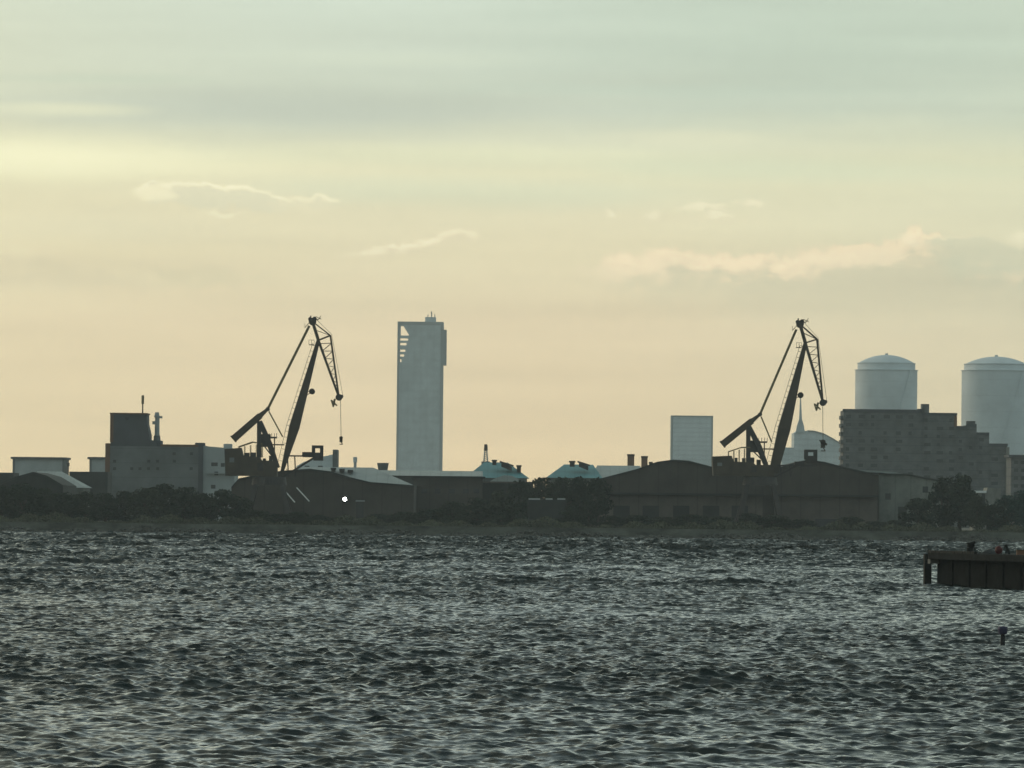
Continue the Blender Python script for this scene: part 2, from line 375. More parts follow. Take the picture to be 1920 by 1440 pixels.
def water_mesh():
    ys = [118.0]
    while ys[-1] < 1499:
        d = ys[-1]; ys.append(d + max(0.09, 0.09 * (d / 260.0) ** 1.25))
    ys[-1] = 1499.4; ys = np.array(ys)
    t = np.linspace(-1, 1, 1100)
    ta = R(5.3) * t
    side = np.linspace(R(5.4), R(11), 50)
    ta = np.concatenate([-side[::-1], ta, side])
    YY, TT = np.meshgrid(ys, ta, indexing='ij'); XX = YY * np.tan(TT)
    x, y, z = wave_field(XX, YY)
    nr, nc = XX.shape
    # edges stay level with the outer sheet
    co = np.stack([x, np.minimum(y, 1499.5), z], -1).reshape(-1, 3).astype(np.float32)
    idx = np.arange(nr * nc, dtype=np.int32).reshape(nr, nc)
    f = np.stack([idx[:-1, :-1], idx[:-1, 1:], idx[1:, 1:], idx[1:, :-1]], -1).reshape(-1, 4)
    me = bpy.data.meshes.new('water'); me.vertices.add(len(co)); me.vertices.foreach_set('co', co.ravel())
    me.loops.add(f.size); me.loops.foreach_set('vertex_index', f.ravel())
    me.polygons.add(len(f)); me.polygons.foreach_set('loop_start', np.arange(0, f.size, 4, dtype=np.int32))
    me.polygons.foreach_set('use_smooth', np.ones(len(f), dtype=bool))
    me.update(calc_edges=True)
    print('water', nr, nc)
    return me
wm = bpy.data.materials.new('sea_water'); wm.use_nodes = True; t = wm.node_tree; b = t.nodes['Principled BSDF']
b.inputs['Base Color'].default_value = (0.010, 0.018, 0.016, 1); b.inputs['Roughness'].default_value = 0.03
b.inputs['IOR'].default_value = 1.33; b.inputs['Specular IOR Level'].default_value = 0.5
g_ = t.nodes.new('ShaderNodeTexCoord'); mp = t.nodes.new('ShaderNodeMapping'); mp.inputs['Scale'].default_value = (0.8, 1.6, 1)
t.links.new(g_.outputs['Object'], mp.inputs[0])
n = t.nodes.new('ShaderNodeTexNoise'); n.inputs['Scale'].default_value = 3.2; n.inputs['Detail'].default_value = 5
t.links.new(mp.outputs[0], n.inputs['Vector'])
bp = t.nodes.new('ShaderNodeBump'); bp.inputs['Strength'].default_value = 1.0; bp.inputs['Distance'].default_value = 0.035
t.links.new(n.outputs['Fac'], bp.inputs['Height']); t.links.new(bp.outputs[0], b.inputs['Normal'])
M['water'] = wm
me = water_mesh(); me.materials.append(wm)
o = bpy.data.objects.new('water', me); COL.objects.link(o); tag(o, kind='structure')
g = MB(); g.add([(-3000, -600, -0.7), (3000, -600, -0.7), (3000, 1500.2, -0.7), (-3000, 1500.2, -0.7)], [(0, 1, 2, 3)])
tag(g.build('water', 'water'), kind='structure')

# ------------------------------------------------------------------ buildings
def block(name, px0, px1, ptop, Y, depth, mt, label, cat, ref=None, parapet=0.0, pmat=None, part='wall', group=None):
    x0, x1, z = rect(px0, px1, ptop, Y, ref)
    r = thing(name, ((x0 + x1) / 2, Y, GZ), label, cat, group)
    MB().box(x0, x1, Y, Y + depth, GZ, z - parapet).build(part, mt, r)
    if parapet:
        e = 0.004 * Y / 10
        MB().box(x0 - e, x1 + e, Y - e, Y + depth + e, z - parapet, z).build('parapet', pmat or mt, r)
    return r, x0, x1, z
def gable(name, pts, Y, depth, mwall, mroof, label, cat='warehouse', over=0.5, base_px=None):
    """warehouse whose end wall has the roof line pts (pixels, left to right)"""
    P = [xz(px, py, Y) for px, py in pts]
    r = thing(name, ((P[0][0] + P[-1][0]) / 2, Y, GZ), label, cat)
    MB().prism([(P[0][0], GZ)] + P + [(P[-1][0], GZ)], Y, Y + depth).build('wall', mwall, r)
    top = [(x, z + 0.03) for x, z in P]; top2 = [(x, z + 0.45) for x, z in P]
    MB().prism(top + top2[::-1], Y - over, Y + depth + over).build('roof', mroof, r)
    return r, P
def hip(name, rx, ry, ex, ey, Y, depth, mwall, mroof, label, cat='warehouse'):
    """roof with ridge from rx[0] to rx[1] at pixel row ry and eaves ex at row ey"""
    a = xz(rx[0], ry, Y + depth / 2); b_ = xz(rx[1], ry, Y + depth / 2); c = xz(ex[0], ey, Y); d = xz(ex[1], ey, Y)
    zr = (a[1] + b_[1]) / 2; ze = (c[1] + d[1]) / 2
    r = thing(name, ((c[0] + d[0]) / 2, Y, GZ), label, cat)
    MB().box(c[0] + .6, d[0] - .6, Y + .6, Y + depth - .6, GZ, ze - .05).build('wall', mwall, r)
    mb = MB(); ym = Y + depth / 2
    mb.add([(c[0], Y, ze), (d[0], Y, ze), (d[0], Y + depth, ze), (c[0], Y + depth, ze), (a[0], ym, zr), (b_[0], ym, zr)],
           [(0, 1, 5, 4), (1, 2, 5), (2, 3, 4, 5), (3, 0, 4), (3, 2, 1, 0)])
    mb.build('roof', mroof, r)
    return r
def vent(px0, px1, p0, p1, Y, r, mt='steel_dark', slope=0.0, cap=True):
    x0, z1 = xz(px0, p0, Y); x1, _ = xz(px1, p0, Y); _, z0 = xz(px0, p1 + 3, Y)
    mb = MB(); s_ = (x1 - x0) * .12
    zb = z1 - slope * (x1 - x0)
    mb.prism([(x0 + s_, z0), (x1 - s_, z0 - slope * (x1 - x0)), (x1 - s_, zb - .5), (x0 + s_, z1 - .5)], Y, Y + 3)
    mb.prism([(x0, z1 - .5), (x1, zb - .5), (x1, zb), (x0, z1)], Y - .4, Y + 3.4)
    return mb.build('roof_vent', mt, r)

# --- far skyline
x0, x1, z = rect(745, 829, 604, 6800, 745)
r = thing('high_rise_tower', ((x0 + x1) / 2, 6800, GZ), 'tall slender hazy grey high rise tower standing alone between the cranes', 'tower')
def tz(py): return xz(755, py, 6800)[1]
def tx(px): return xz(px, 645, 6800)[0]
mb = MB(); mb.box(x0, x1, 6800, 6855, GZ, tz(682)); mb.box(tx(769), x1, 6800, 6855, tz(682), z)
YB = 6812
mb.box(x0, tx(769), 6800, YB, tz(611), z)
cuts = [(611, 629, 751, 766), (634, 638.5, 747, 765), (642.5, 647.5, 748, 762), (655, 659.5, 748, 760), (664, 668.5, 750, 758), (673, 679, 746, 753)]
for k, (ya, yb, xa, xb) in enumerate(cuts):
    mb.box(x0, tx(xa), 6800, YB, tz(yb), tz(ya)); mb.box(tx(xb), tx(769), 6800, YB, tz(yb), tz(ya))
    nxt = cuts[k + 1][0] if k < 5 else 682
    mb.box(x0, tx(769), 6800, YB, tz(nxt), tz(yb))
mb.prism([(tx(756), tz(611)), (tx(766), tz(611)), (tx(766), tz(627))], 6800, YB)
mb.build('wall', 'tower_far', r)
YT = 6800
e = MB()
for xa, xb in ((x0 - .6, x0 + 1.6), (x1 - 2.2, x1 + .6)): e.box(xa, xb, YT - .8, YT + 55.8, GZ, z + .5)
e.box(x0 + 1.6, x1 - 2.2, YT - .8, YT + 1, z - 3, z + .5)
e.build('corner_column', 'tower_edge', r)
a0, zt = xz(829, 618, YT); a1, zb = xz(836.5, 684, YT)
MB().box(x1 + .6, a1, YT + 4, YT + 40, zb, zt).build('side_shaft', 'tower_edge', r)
b0 = xz(797, 594, YT); b1 = xz(817, 606, YT)
MB().box(b0[0], b1[0], YT + 8, YT + 30, z + .5, b0[1]).build('roof_house', 'tower_far', r)
for p, h0, wd in ((809, 583, 1.2), (802, 589, .9), (815, 588, .9)):
    c = xz(p, h0, YT); MB().beam((c[0], YT + 15, b0[1]), (c[0], YT + 15, c[1]), wd, wd).build('antenna', 'tower_edge', r)
r, x0, x1, z = block('office_block', 1259, 1336, 782, 5500, 30, 'pale_far', 'pale square hazy block standing left of the right crane', 'building', ref=830)
e = MB(); Yc = 5500
for xa, xb in ((x0 - .3, x0 + 1.1), (x1 - 1.1, x1 + .3)): e.box(xa, xb, Yc - .5, Yc + 30.5, GZ, z)
e.box(x0 - .3, x1 + .3, Yc - .5, Yc + 30.5, z, z + 1.3); e.build('parapet', 'tower_edge', r)

def gas_holder(pxl, pxr, pw, pd, Y, label):
    x0, zw = xz(pxl, pw, Y); x1, _ = xz(pxr, pw, Y); cx = (x0 + x1) / 2; R0 = (x1 - x0) / 2; _, zd = xz((pxl + pxr) / 2, pd, Y)
    r = thing('gas_holder', (cx, Y + R0, GZ), label, 'gas holder', 'domed gas holders')
    MB().lathe(cx, Y + R0, [(R0, GZ), (R0, zw), (R0 - .8, zw), (R0 - .8, zw - 1)], 64).build('tank_wall', 'tank', r, smooth=False)
    Ri = R0 * .93; zs = zw + (zd - zw) * .42
    prof = [(Ri, zw - 2), (Ri, zs)]
    hc = zd - zs; Rs = (Ri * Ri + hc * hc) / (2 * hc); tm = math.asin(Ri / Rs)
    for i in range(1, 13):
        an = tm * (1 - i / 12); prof.append((max(.3, Rs * math.sin(an)), zs + Rs * (math.cos(an) - math.cos(tm))))
    MB().lathe(cx, Y + R0, prof, 64).build('dome_roof', 'tank', r, smooth=True)
    mb = MB(); pv_ = None
    for i in range(30):                         # stair winding up the wall
        an = math.pi * (1.25 + .5 * i / 29); q_ = (cx + (R0 + .8) * math.cos(an), Y + R0 + (R0 + .8) * math.sin(an), GZ + (zw - GZ) * i / 29)
        if pv_: mb.beam(pv_, q_, .5, .8)
        pv_ = q_
    mb.build('stair', 'tank', r)
    mb = MB(); mb.lathe(cx, Y + R0, [(R0 + .7, zw - .35), (R0 + .7, zw + .1), (R0 - .4, zw + .1)], 64); mb.build('walkway', 'tank', r)
    mb = MB(); mb.lathe(cx, Y + R0, [(Ri + .3, zs - .1), (Ri + .3, zs + .5), (Ri - .4, zs + .5)], 64); mb.build('dome_rail', 'tank', r)
    MB().cyl((cx, Y + R0, zd - .5), (cx, Y + R0, zd + 1.2), 1.2).build('roof_hatch', 'tank_rim', r)
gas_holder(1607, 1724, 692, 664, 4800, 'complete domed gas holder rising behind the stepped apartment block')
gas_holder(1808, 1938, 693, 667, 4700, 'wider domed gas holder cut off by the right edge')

# building with spire
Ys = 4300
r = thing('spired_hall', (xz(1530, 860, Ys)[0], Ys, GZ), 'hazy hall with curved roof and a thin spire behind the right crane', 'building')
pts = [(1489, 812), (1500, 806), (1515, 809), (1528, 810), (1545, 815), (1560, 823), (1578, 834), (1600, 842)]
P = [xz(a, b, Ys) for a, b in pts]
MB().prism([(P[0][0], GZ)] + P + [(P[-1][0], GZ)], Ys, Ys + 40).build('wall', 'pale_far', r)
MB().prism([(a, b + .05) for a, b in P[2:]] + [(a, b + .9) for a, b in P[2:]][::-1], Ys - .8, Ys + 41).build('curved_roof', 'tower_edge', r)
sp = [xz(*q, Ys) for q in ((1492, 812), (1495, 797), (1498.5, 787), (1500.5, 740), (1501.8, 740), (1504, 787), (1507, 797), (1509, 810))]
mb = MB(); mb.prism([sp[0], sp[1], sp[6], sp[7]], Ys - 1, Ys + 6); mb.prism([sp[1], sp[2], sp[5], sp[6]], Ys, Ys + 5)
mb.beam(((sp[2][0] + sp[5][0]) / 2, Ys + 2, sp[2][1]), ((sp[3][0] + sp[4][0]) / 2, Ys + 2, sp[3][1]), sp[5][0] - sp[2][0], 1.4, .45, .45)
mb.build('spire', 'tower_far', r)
block('low_office', 1466, 1489, 839, 4100, 25, 'pale_far', 'low pale block at the foot of the spired hall', 'building')[0]
r, x0, x1, z = block('long_shed', 1440, 1530, 872, 2500, 20, 'grey_sheet', 'low grey shed between the right crane boom and the dark gantry cab', 'shed')

# pale boxes at the left
for (p0, p1, top, lb) in ((25, 120, 857, 'wide pale flat roofed box near the left edge'), (169, 204, 857, 'narrow pale box tucked behind the factory\'s left corner')):
    r, x0, x1, z = block('flat_roof_building', p0, p1, top, 2600, 25, 'factory_pale', lb, 'building', parapet=.9, pmat='factory_dark')
    MB().box(x0 - .25, x0 + .6, 2599.6, 2626, GZ, z - .9).build('corner_post', 'factory_wall', r); MB().box(x1 - .6, x1 + .25, 2599.6, 2626, GZ, z - .9).build('corner_post', 'factory_wall', r)
c = xz(128, 868, 2300); r = thing('chimney', (c[0], 2300, GZ), 'short thin stack between the two pale boxes', 'chimney')
MB().cyl((c[0], 2300, GZ), (c[0], 2300, c[1]), .35, .25).build('shaft', 'steel_dark', r)
MB().cyl((c[0], 2300, c[1] - 1.2), (c[0], 2300, c[1]), .5).build('cap', 'steel_dark', r)
c = xz(666, 857, 3600); r = thing('chimney', (c[0], 3600, GZ), 'faint pale stack left of the tall tower', 'chimney')
MB().cyl((c[0], 3600, GZ), (c[0], 3600, c[1]), 1.1, .8).build('shaft', 'factory_pale', r)
MB().cyl((c[0], 3600, c[1] - 3), (c[0], 3600, c[1]), 1.2).build('cap', 'tower_far', r)

# --- factory at the left
Yf = 1950
def fx(px, py=870): return xz(px, py, Yf)[0]
def fz(py, px=300): return xz(px, py, Yf)[1]
r = thing('factory', (fx(300), Yf, GZ), 'big grey factory with a square tower block above the shoreline trees', 'factory')
MB().box(fx(199), fx(379), Yf, Yf + 30, GZ, fz(837)).build('wall', 'factory_wall', r)
MB().prism([(fx(379), GZ), (fx(379), fz(836, 379)), (fx(440), fz(841, 440)), (fx(440), GZ)], Yf + .5, Yf + 26).build('pale_wing', 'factory_pale', r)['label'] = 'pale side wing'
MB().box(fx(379) - 1.2, fx(379) + .3, Yf - .3, Yf + 31, GZ, fz(834)).build('corner_pillar', 'factory_dark', r)
mb = MB(); mb.box(fx(301), fx(379) - 1.2, Yf - .25, Yf + 30.2, fz(837), fz(833)); mb.build('parapet', 'rust_edge', r)
MB().box(fx(199) - .3, fx(206), Yf - .3, Yf + 10, GZ, fz(831, 200)).build('edge_pillar', 'rust_edge', r)
mb = MB(); xa, xb = fx(207, 800), fx(274, 800)
mb.prism([(xa, fz(837)), (xa, fz(776.5, 240)), (xb, fz(776.5, 240)), (xb + .1, fz(795)), (xb + .9, fz(815)), (xb + .9, fz(824)), (xb + 3.6, fz(829)), (xb + 3.6, fz(837))], Yf + 1, Yf + 16)
mb.build('tower_block', 'factory_dark', r)
mb = MB(); mb.box(xa - .3, xb + .3, Yf + .6, Yf + 16.4, fz(776.5, 240), fz(774, 240)); mb.build('tower_parapet', 'rust_edge', r)
mb = MB(); mb.box(xa - .15, xa + .9, Yf + .75, Yf + 16.2, fz(830), fz(776.5, 240)); mb.build('tower_edge_strip', 'rust_edge', r)
mb = MB(); s0, s1 = fx(232), fx(242); mb.prism([(s0, fz(783.5)), (s1, fz(783)), (s1 - .4, fz(787)), (s0 + .8, fz(789))], Yf + .7, Yf + .95); mb.build('louvre', 'glass_dark', r)
MB().box(fx(286), fx(301), Yf + 2, Yf + 12, fz(837), fz(826)).build('stair_house', 'factory_dark', r)
MB().box(fx(365), fx(382), Yf + 1, Yf + 9, fz(837), fz(830, 370)).build('roof_unit', 'factory_dark', r)
MB().box(fx(418), fx(433), Yf + 3, Yf + 9, fz(842), fz(832, 420)).build('roof_unit', 'factory_pale', r)
rng = random.Random(3)
for row, py in enumerate((848, 862, 876)):
    for px in range(212, 372, 16):
        if rng.random() < .72: continue
        a0, z1 = fx(px + rng.uniform(-1, 1)), fz(py, px)
        MB().box(a0, a0 + .95, Yf - .06, Yf + .1, z1 - .9, z1).build('window', 'glass_dark', r)
for px, py, ww in ((396, 866, 2.0), (402, 883, 1.2), (414, 867, 1.2), (424, 868, .8), (396, 908, 1.4), (430, 884, 1.2)):
    MB().box(fx(px), fx(px) + ww, Yf + .42, Yf + .6, fz(py + 7), fz(py)).build('window', 'glass_dark', r)
MB().box(fx(390), fx(440), Yf - 1.0, Yf + .5, fz(887), fz(885.5)).build('ledge', 'factory_pale', r)
c = xz(265, 740, Yf)
t_ = thing('antenna_mast', (c[0], Yf + 8, fz(774)), 'thin pole antenna standing on the factory tower roof', 'antenna')
MB().cyl((c[0], Yf + 8, fz(774)), (c[0], Yf + 8, c[1]), .22, .18, 8).build('pole', 'steel_brown', t_)
MB().cyl((c[0], Yf + 8, fz(757)), (c[0], Yf + 8, fz(741)), .42, .42, 10).build('radome', 'steel_olive', t_)
c = xz(295, 773, Yf + 5)
t_ = thing('exhaust_stack', (c[0], Yf + 5, fz(826)), 'knobbly pale exhaust stack on the roof right of the factory tower', 'stack')
zb = fz(826); zt = c[1]
MB().cyl((c[0], Yf + 5, zb), (c[0], Yf + 5, zt - 1.2), .82, .70, 12).build('pipe', 'factory_pale', t_)
MB().cyl((c[0] - .1, Yf + 5, zt - 1.6), (c[0] - .1, Yf + 5, zt), .95, .6, 12).build('cap', 'factory_pale', t_)
MB().box(c[0] - 1.5, c[0] - .4, Yf + 4.4, Yf + 5.6, zt - 3.8, zt - 2.8).build('valve_box', 'factory_pale', t_)
MB().box(c[0] + .4, c[0] + 1.6, Yf + 4.4, Yf + 5.6, zt - 1.9, zt - 1.2).build('side_duct', 'factory_pale', t_)
MB().cyl((c[0], Yf + 5, zb), (c[0], Yf + 5, zb + 1.6), 1.15, 1.0, 12).build('base_ring', 'factory_wall', t_)

# --- stepped apartment block at the right
Ya = 2300
def ax(px, py=830): return xz(px, py, Ya)[0]
def az_(py, px=1700): return xz(px, py, Ya)[1]
r = thing('apartment_block', (ax(1735), Ya, GZ), 'large grey apartment block stepping down to the right below the gas holders', 'apartment block')
steps = [(1581, 1728, 770), (1728, 1793, 776.5), (1793, 1813, 801), (1813, 1832, 797), (1832, 1856, 813), (1856, 1890, 834)]
mb = MB()
for i, (p0, p1, top) in enumerate(steps):
    MB().box(ax(p0), ax(p1), Ya + i * .9, Ya + 22, GZ, az_(top, (p0 + p1) / 2)).build('wing', 'tile_grey', r)
    zt = az_(top, (p0 + p1) / 2)
    MB().box(ax(p0) - (.3 if i == 0 else 0), ax(p1) + (.3 if i in (1, 5) else 0), Ya + i * .9 - .4, Ya + i * .9, zt - .5, zt + .5).build('parapet', 'factory_dark', r)
for p0, p1, a_, b_ in ((1729, 1743, 757, 772), (1647, 1664, 768, 772), (1815, 1830, 789, 798), (1722, 1734, 766, 772)):
    MB().box(ax(p0), ax(p1), Ya + 4, Ya + 10, az_(b_, p0) - 2, az_(a_, p0)).build('roof_box', 'tile_grey', r)
MB().box(ax(1789), ax(1794), Ya - .3, Ya + 3, az_(800, 1790), az_(780, 1790)).build('edge_panel', 'rust_edge', r)
MB().box(ax(1888), ax(1894), Ya + 3, Ya + 6, GZ, az_(838, 1890)).build('edge_pillar', 'concrete', r)
for i in range(8):          # balcony slabs sticking out of the left end
    py = 779 + i * 15.2
    MB().box(ax(1576.5), ax(1581), Ya + 1, Ya + 14, az_(py + 7, 1578), az_(py, 1578)).build('balcony', 'tile_grey', r)
rng = random.Random(8); cnt = 0
for (p0, p1, top) in steps:
    i = steps.index((p0, p1, top))
    zt = az_(top, (p0 + p1) / 2); fl = 0
    while True:
        z1 = zt - 1.6 - fl * 3.0
        if z1 < az_(905): break
        x = ax(p0) + 1.0
        while x < ax(p1) - 1.6:
            if cnt < 99 and rng.random() < .62:
                wd = rng.choice((1.2, 1.8, 2.4)); wd = min(wd, ax(p1) - .5 - x)
                MB().box(x, x + wd, Ya + i * .9 - .07, Ya + i * .9 + .1, z1 - 1.25, z1).build('window', 'glass_dark', r); cnt += 1
            x += 4.6
        fl += 1
Yr = 2150
r, x0, x1, z = block('apartment_block', 1896, 1960, 853, Yr, 20, 'tile_grey', 'lower dark grey block beside the stepped apartments at the right edge', 'building', parapet=.8, pmat='factory_dark')
for k in range(5):
    for j in range(2):
        MB().box(x0 + 1 + j * 2.4, x0 + 2.4 + j * 2.4, Yr - .06, Yr + .1, z - 3.2 - k * 2.7, z - 2 - k * 2.7).build('window', 'glass_dark', r)
# small white house behind the trees at the right
Yh = 1700
r = thing('white_house', (xz(1855, 930, Yh)[0], Yh, GZ), 'small pale building with white canopies between the trees at the right', 'building')
a_ = [xz(*q, Yh) for q in ((1826, 922), (1850, 921), (1852, 914), (1876, 916), (1878, 934), (1860, 949), (1828, 950))]
MB().prism([(a_[0][0], GZ)] + [a_[0], a_[1], a_[2], a_[3]] + [(a_[3][0], GZ)], Yh, Yh + 14).build('wall', 'concrete', r)
MB().box(xz(1826, 922, Yh)[0] - .4, xz(1849, 921, Yh)[0], Yh - 1.4, Yh, a_[0][1] - .3, a_[0][1] + .3).build('canopy', 'white_paint', r)
MB().box(xz(1837, 947, Yh)[0], xz(1860, 947, Yh)[0], Yh - 2, Yh, xz(1850, 950, Yh)[1], xz(1850, 945, Yh)[1]).build('canopy', 'factory_pale', r)
MB().box(xz(1841, 925, Yh)[0], xz(1847, 925, Yh)[0], Yh - .06, Yh + .1, xz(1845, 944, Yh)[1], xz(1845, 926, Yh)[1]).build('door', 'glass_dark', r)

# --- low sheds in the middle distance
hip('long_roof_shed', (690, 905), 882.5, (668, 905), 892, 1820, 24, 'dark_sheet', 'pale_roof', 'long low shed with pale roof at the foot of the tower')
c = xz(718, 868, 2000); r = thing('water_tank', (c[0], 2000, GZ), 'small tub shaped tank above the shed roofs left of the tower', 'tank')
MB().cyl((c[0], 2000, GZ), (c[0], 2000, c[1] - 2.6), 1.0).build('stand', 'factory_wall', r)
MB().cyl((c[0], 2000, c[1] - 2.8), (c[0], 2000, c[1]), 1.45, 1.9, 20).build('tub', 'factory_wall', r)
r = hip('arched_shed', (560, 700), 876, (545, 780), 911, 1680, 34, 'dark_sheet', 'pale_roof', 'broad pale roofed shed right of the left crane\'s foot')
for p in (625, 641, 657): vent(p - 5, p + 5, 877 + (p - 625) * .12, 882, 1690, r)
# pale building by the left crane
Yp = 2050
r = thing('office_building', (xz(600, 870, Yp)[0], Yp, GZ), 'pale sloping topped building with a taller end slab just right of the left crane', 'building')
P = [xz(*q, Yp) for q in ((556, 874), (570, 866), (590, 860), (606, 856), (624, 852))]
MB().prism([(P[0][0], GZ)] + P + [(P[-1][0], GZ)], Yp, Yp + 18).build('wall', 'pale_far', r)
x0, z1 = xz(624, 843, Yp); x1, _ = xz(632.5, 843, Yp)
MB().box(x0, x1, Yp - .4, Yp + 18.4, GZ, z1).build('end_slab', 'factory_wall', r)
for q in (571, 596):
    a0, b0 = xz(q, 876, Yp); MB().box(a0, a0 + 1.6, Yp - .06, Yp + .1, b0, b0 + .5).build('window', 'factory_wall', r)

# teal halls
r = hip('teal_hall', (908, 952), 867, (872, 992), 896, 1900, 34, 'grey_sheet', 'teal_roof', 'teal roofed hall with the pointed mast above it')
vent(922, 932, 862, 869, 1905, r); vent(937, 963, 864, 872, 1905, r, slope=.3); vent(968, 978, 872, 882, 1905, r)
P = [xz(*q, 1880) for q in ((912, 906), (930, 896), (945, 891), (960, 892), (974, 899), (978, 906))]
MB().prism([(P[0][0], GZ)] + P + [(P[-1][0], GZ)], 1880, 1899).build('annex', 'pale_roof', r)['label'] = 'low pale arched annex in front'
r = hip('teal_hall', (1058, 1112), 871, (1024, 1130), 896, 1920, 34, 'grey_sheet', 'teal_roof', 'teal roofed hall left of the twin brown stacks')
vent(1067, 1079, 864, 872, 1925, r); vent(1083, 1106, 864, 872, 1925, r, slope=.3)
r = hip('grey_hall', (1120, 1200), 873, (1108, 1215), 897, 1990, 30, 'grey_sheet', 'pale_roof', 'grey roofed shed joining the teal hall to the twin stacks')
for p0, p1, top, lb in ((1176, 1190, 851.5, 'taller brown square stack, left of the pair'), (1202, 1215, 855, 'shorter brown square stack, right of the pair')):
    x0, x1, z = rect(p0, p1, top, 2080)
    r = thing('square_stack', ((x0 + x1) / 2, 2080, GZ), lb, 'chimney')
    MB().box(x0 + .12, x1 - .12, 2080, 2082, GZ, z - .6).build('shaft', 'rust_edge', r)
    MB().box(x0, x1, 2079.8, 2082.2, z - .6, z).build('cap', 'steel_brown', r)
c = xz(911, 833, 2200)
r = thing('signal_mast', (c[0], 2200, GZ), 'slim tapering mast with a dark top rising from the teal hall', 'mast')
zb = xz(911, 868, 2200)[1]
mb = MB()
for s_ in (-1, 1):
    for s2 in (-1, 1): mb.beam((c[0] + s_ * 1.0, 2200 + s2 * .8, zb - 4), (c[0] + s_ * .35, 2200 + s2 * .3, c[1] - 2), .42, .42)
for k in range(7):
    zz = zb + (c[1] - 2 - zb) * k / 7; ww = 1.0 - .62 * k / 7; mb.beam((c[0] - ww, 2200, zz), (c[0] + ww, 2200, zz + .8), .25, .25)
mb.build('lattice', 'factory_pale', r)
MB().cyl((c[0], 2200, c[1] - 2.2), (c[0], 2200, c[1]), .75, .55, 10).build('head', 'steel_brown', r)
MB().box(c[0] - 1.5, c[0] + 1.5, 2198.5, 2201.5, GZ, zb + .5).build('base_house', 'factory_wall', r)

# --- dark warehouses along the shore
Y1 = 1590
r, P = gable('gable_warehouse', [(434, 916), (448, 900), (500, 890), (528, 886), (580, 882), (620, 887), (656, 898), (694, 907), (776, 913)], Y1, 60, 'brown_sheet', 'dark_sheet',
             'dark brown gabled warehouse on the shore below the left crane, lit lamp on its wall')
def wx(px, py, Y=Y1 - .2): return xz(px, py, Y)
for (a_, b_) in (((533, 919), (553, 942)), ((556, 914), (580, 940))):
    p, q_ = wx(*a_), wx(*b_)
    MB().beam((p[0], Y1 - .3, p[1]), (q_[0], Y1 - .3, q_[1]), .32, .3).build('conveyor_rail', 'white_paint', r)['label'] = 'pale sloping rail on the wall'
p = wx(667, 939.5); q_ = wx(684, 939.5)
MB().box(p[0], q_[0], Y1 - 1.4, Y1 - .02, p[1] - .12, p[1] + .22).build('canopy', 'factory_pale', r)
MB().box(wx(668, 942)[0], wx(682, 942)[0], Y1 - .06, Y1 + .1, GZ, wx(675, 942)[1]).build('door', 'glass_dark', r)
p = wx(646.8, 936)
lr = thing('floodlight', (p[0], Y1 - .6, p[1]), 'bright white floodlight on the dark warehouse wall', 'lamp')
MB().cyl((p[0], Y1 - .95, p[1]), (p[0], Y1 - 1.0, p[1]), .46, .46, 20).build('lens', 'lamp', lr)
MB().cyl((p[0] - .05, Y1 - .03, p[1]), (p[0] - .05, Y1 - .94, p[1]), .95, .62, 20).build('halo_housing', 'iron_black', lr)  # oversized black housing, also drawing the dark halo around the lens
mb = MB(); mb.beam((p[0] - 1.0, Y1 - .5, p[1] - .3), (p[0] + .8, Y1 - .5, p[1] + .1), .1, .1); mb.build('bracket', 'white_paint', lr)

r, P = gable('gable_warehouse', [(1108, 905), (1150, 894), (1196, 882), (1232, 869), (1262, 865), (1292, 867), (1330, 877), (1372, 888), (1432, 897)], 1600, 70, 'brown_sheet', 'dark_sheet',
             'widest dark warehouse with low gable, left of the right crane')
mb = MB(); a_, z1 = xz(1112, 928, 1600); b_, _ = xz(1430, 928, 1600); mb.box(a_, b_, 1599.2, 1599.95, GZ, z1); mb.build('lower_wall', 'brown_low', r)
mb = MB(); z2 = xz(1270, 926, 1600)[1]; mb.box(a_ - .3, b_ + .3, 1597.5, 1599.9, z2 - .3, z2 + .2) ; mb.build('canopy', 'dark_sheet', r)
for p0, p1, t0_ in ((1217, 1224, 866), (1229, 1237, 868)): vent(p0, p1, t0_, t0_ + 6, 1604, r)
for k, px in enumerate((1150, 1205, 1262, 1318, 1372)):
    a0, b0 = xz(px, 948, 1599); MB().box(a0, a0 + 4.2, 1599.0, 1599.3, GZ, b0).build('door', 'dark_sheet', r)
r, P = gable('gable_warehouse', [(1426, 896), (1452, 883), (1486, 872), (1515, 865), (1545, 869), (1580, 878), (1648, 893)], 1605, 70, 'brown_sheet', 'dark_sheet',
             'dark gabled warehouse right of the right crane')
a_, z1 = xz(1452, 930, 1605); b_, _ = xz(1644, 930, 1605); MB().box(a_, b_, 1604.2, 1604.95, GZ, z1).build('lower_wall', 'brown_low', r)
z2 = xz(1550, 929, 1605)[1]; MB().box(a_ - .3, b_ + .3, 1602.5, 1604.9, z2 - .3, z2 + .2).build('canopy', 'dark_sheet', r)
a0, b0 = xz(1530, 985, 1600); MB().box(a0, a0 + 5.5, 1604.0, 1604.3, GZ, GZ + 3.0).build('door', 'glass_dark', r)
P = [xz(*q, 1640) for q in ((1574, 878), (1600, 880.5), (1640, 883), (1672, 885), (1700, 889))]
ro = MB().prism([(a, b - .45) for a, b in P] + P[::-1], 1636, 1690).build('roof_highlight_strip', 'pale_roof', r)  # pale strip of roof sheet, painting in the highlight along the roof edge
r, P = gable('side_warehouse', [(1648.6, 891), (1700, 891), (1740, 899), (1765, 904)], 1612, 70, 'wing_grey', 'dark_sheet',
             'lighter grey warehouse wing ending at the tall dark tree')
for px, py in ((1660, 925), (1690, 955), (1730, 912)):
    a0, b0 = xz(px, py, 1611.9); MB().box(a0, a0 + 1.4, 1611.9, 1612.1, b0 - 1.6, b0).build('window', 'glass_dark', r)
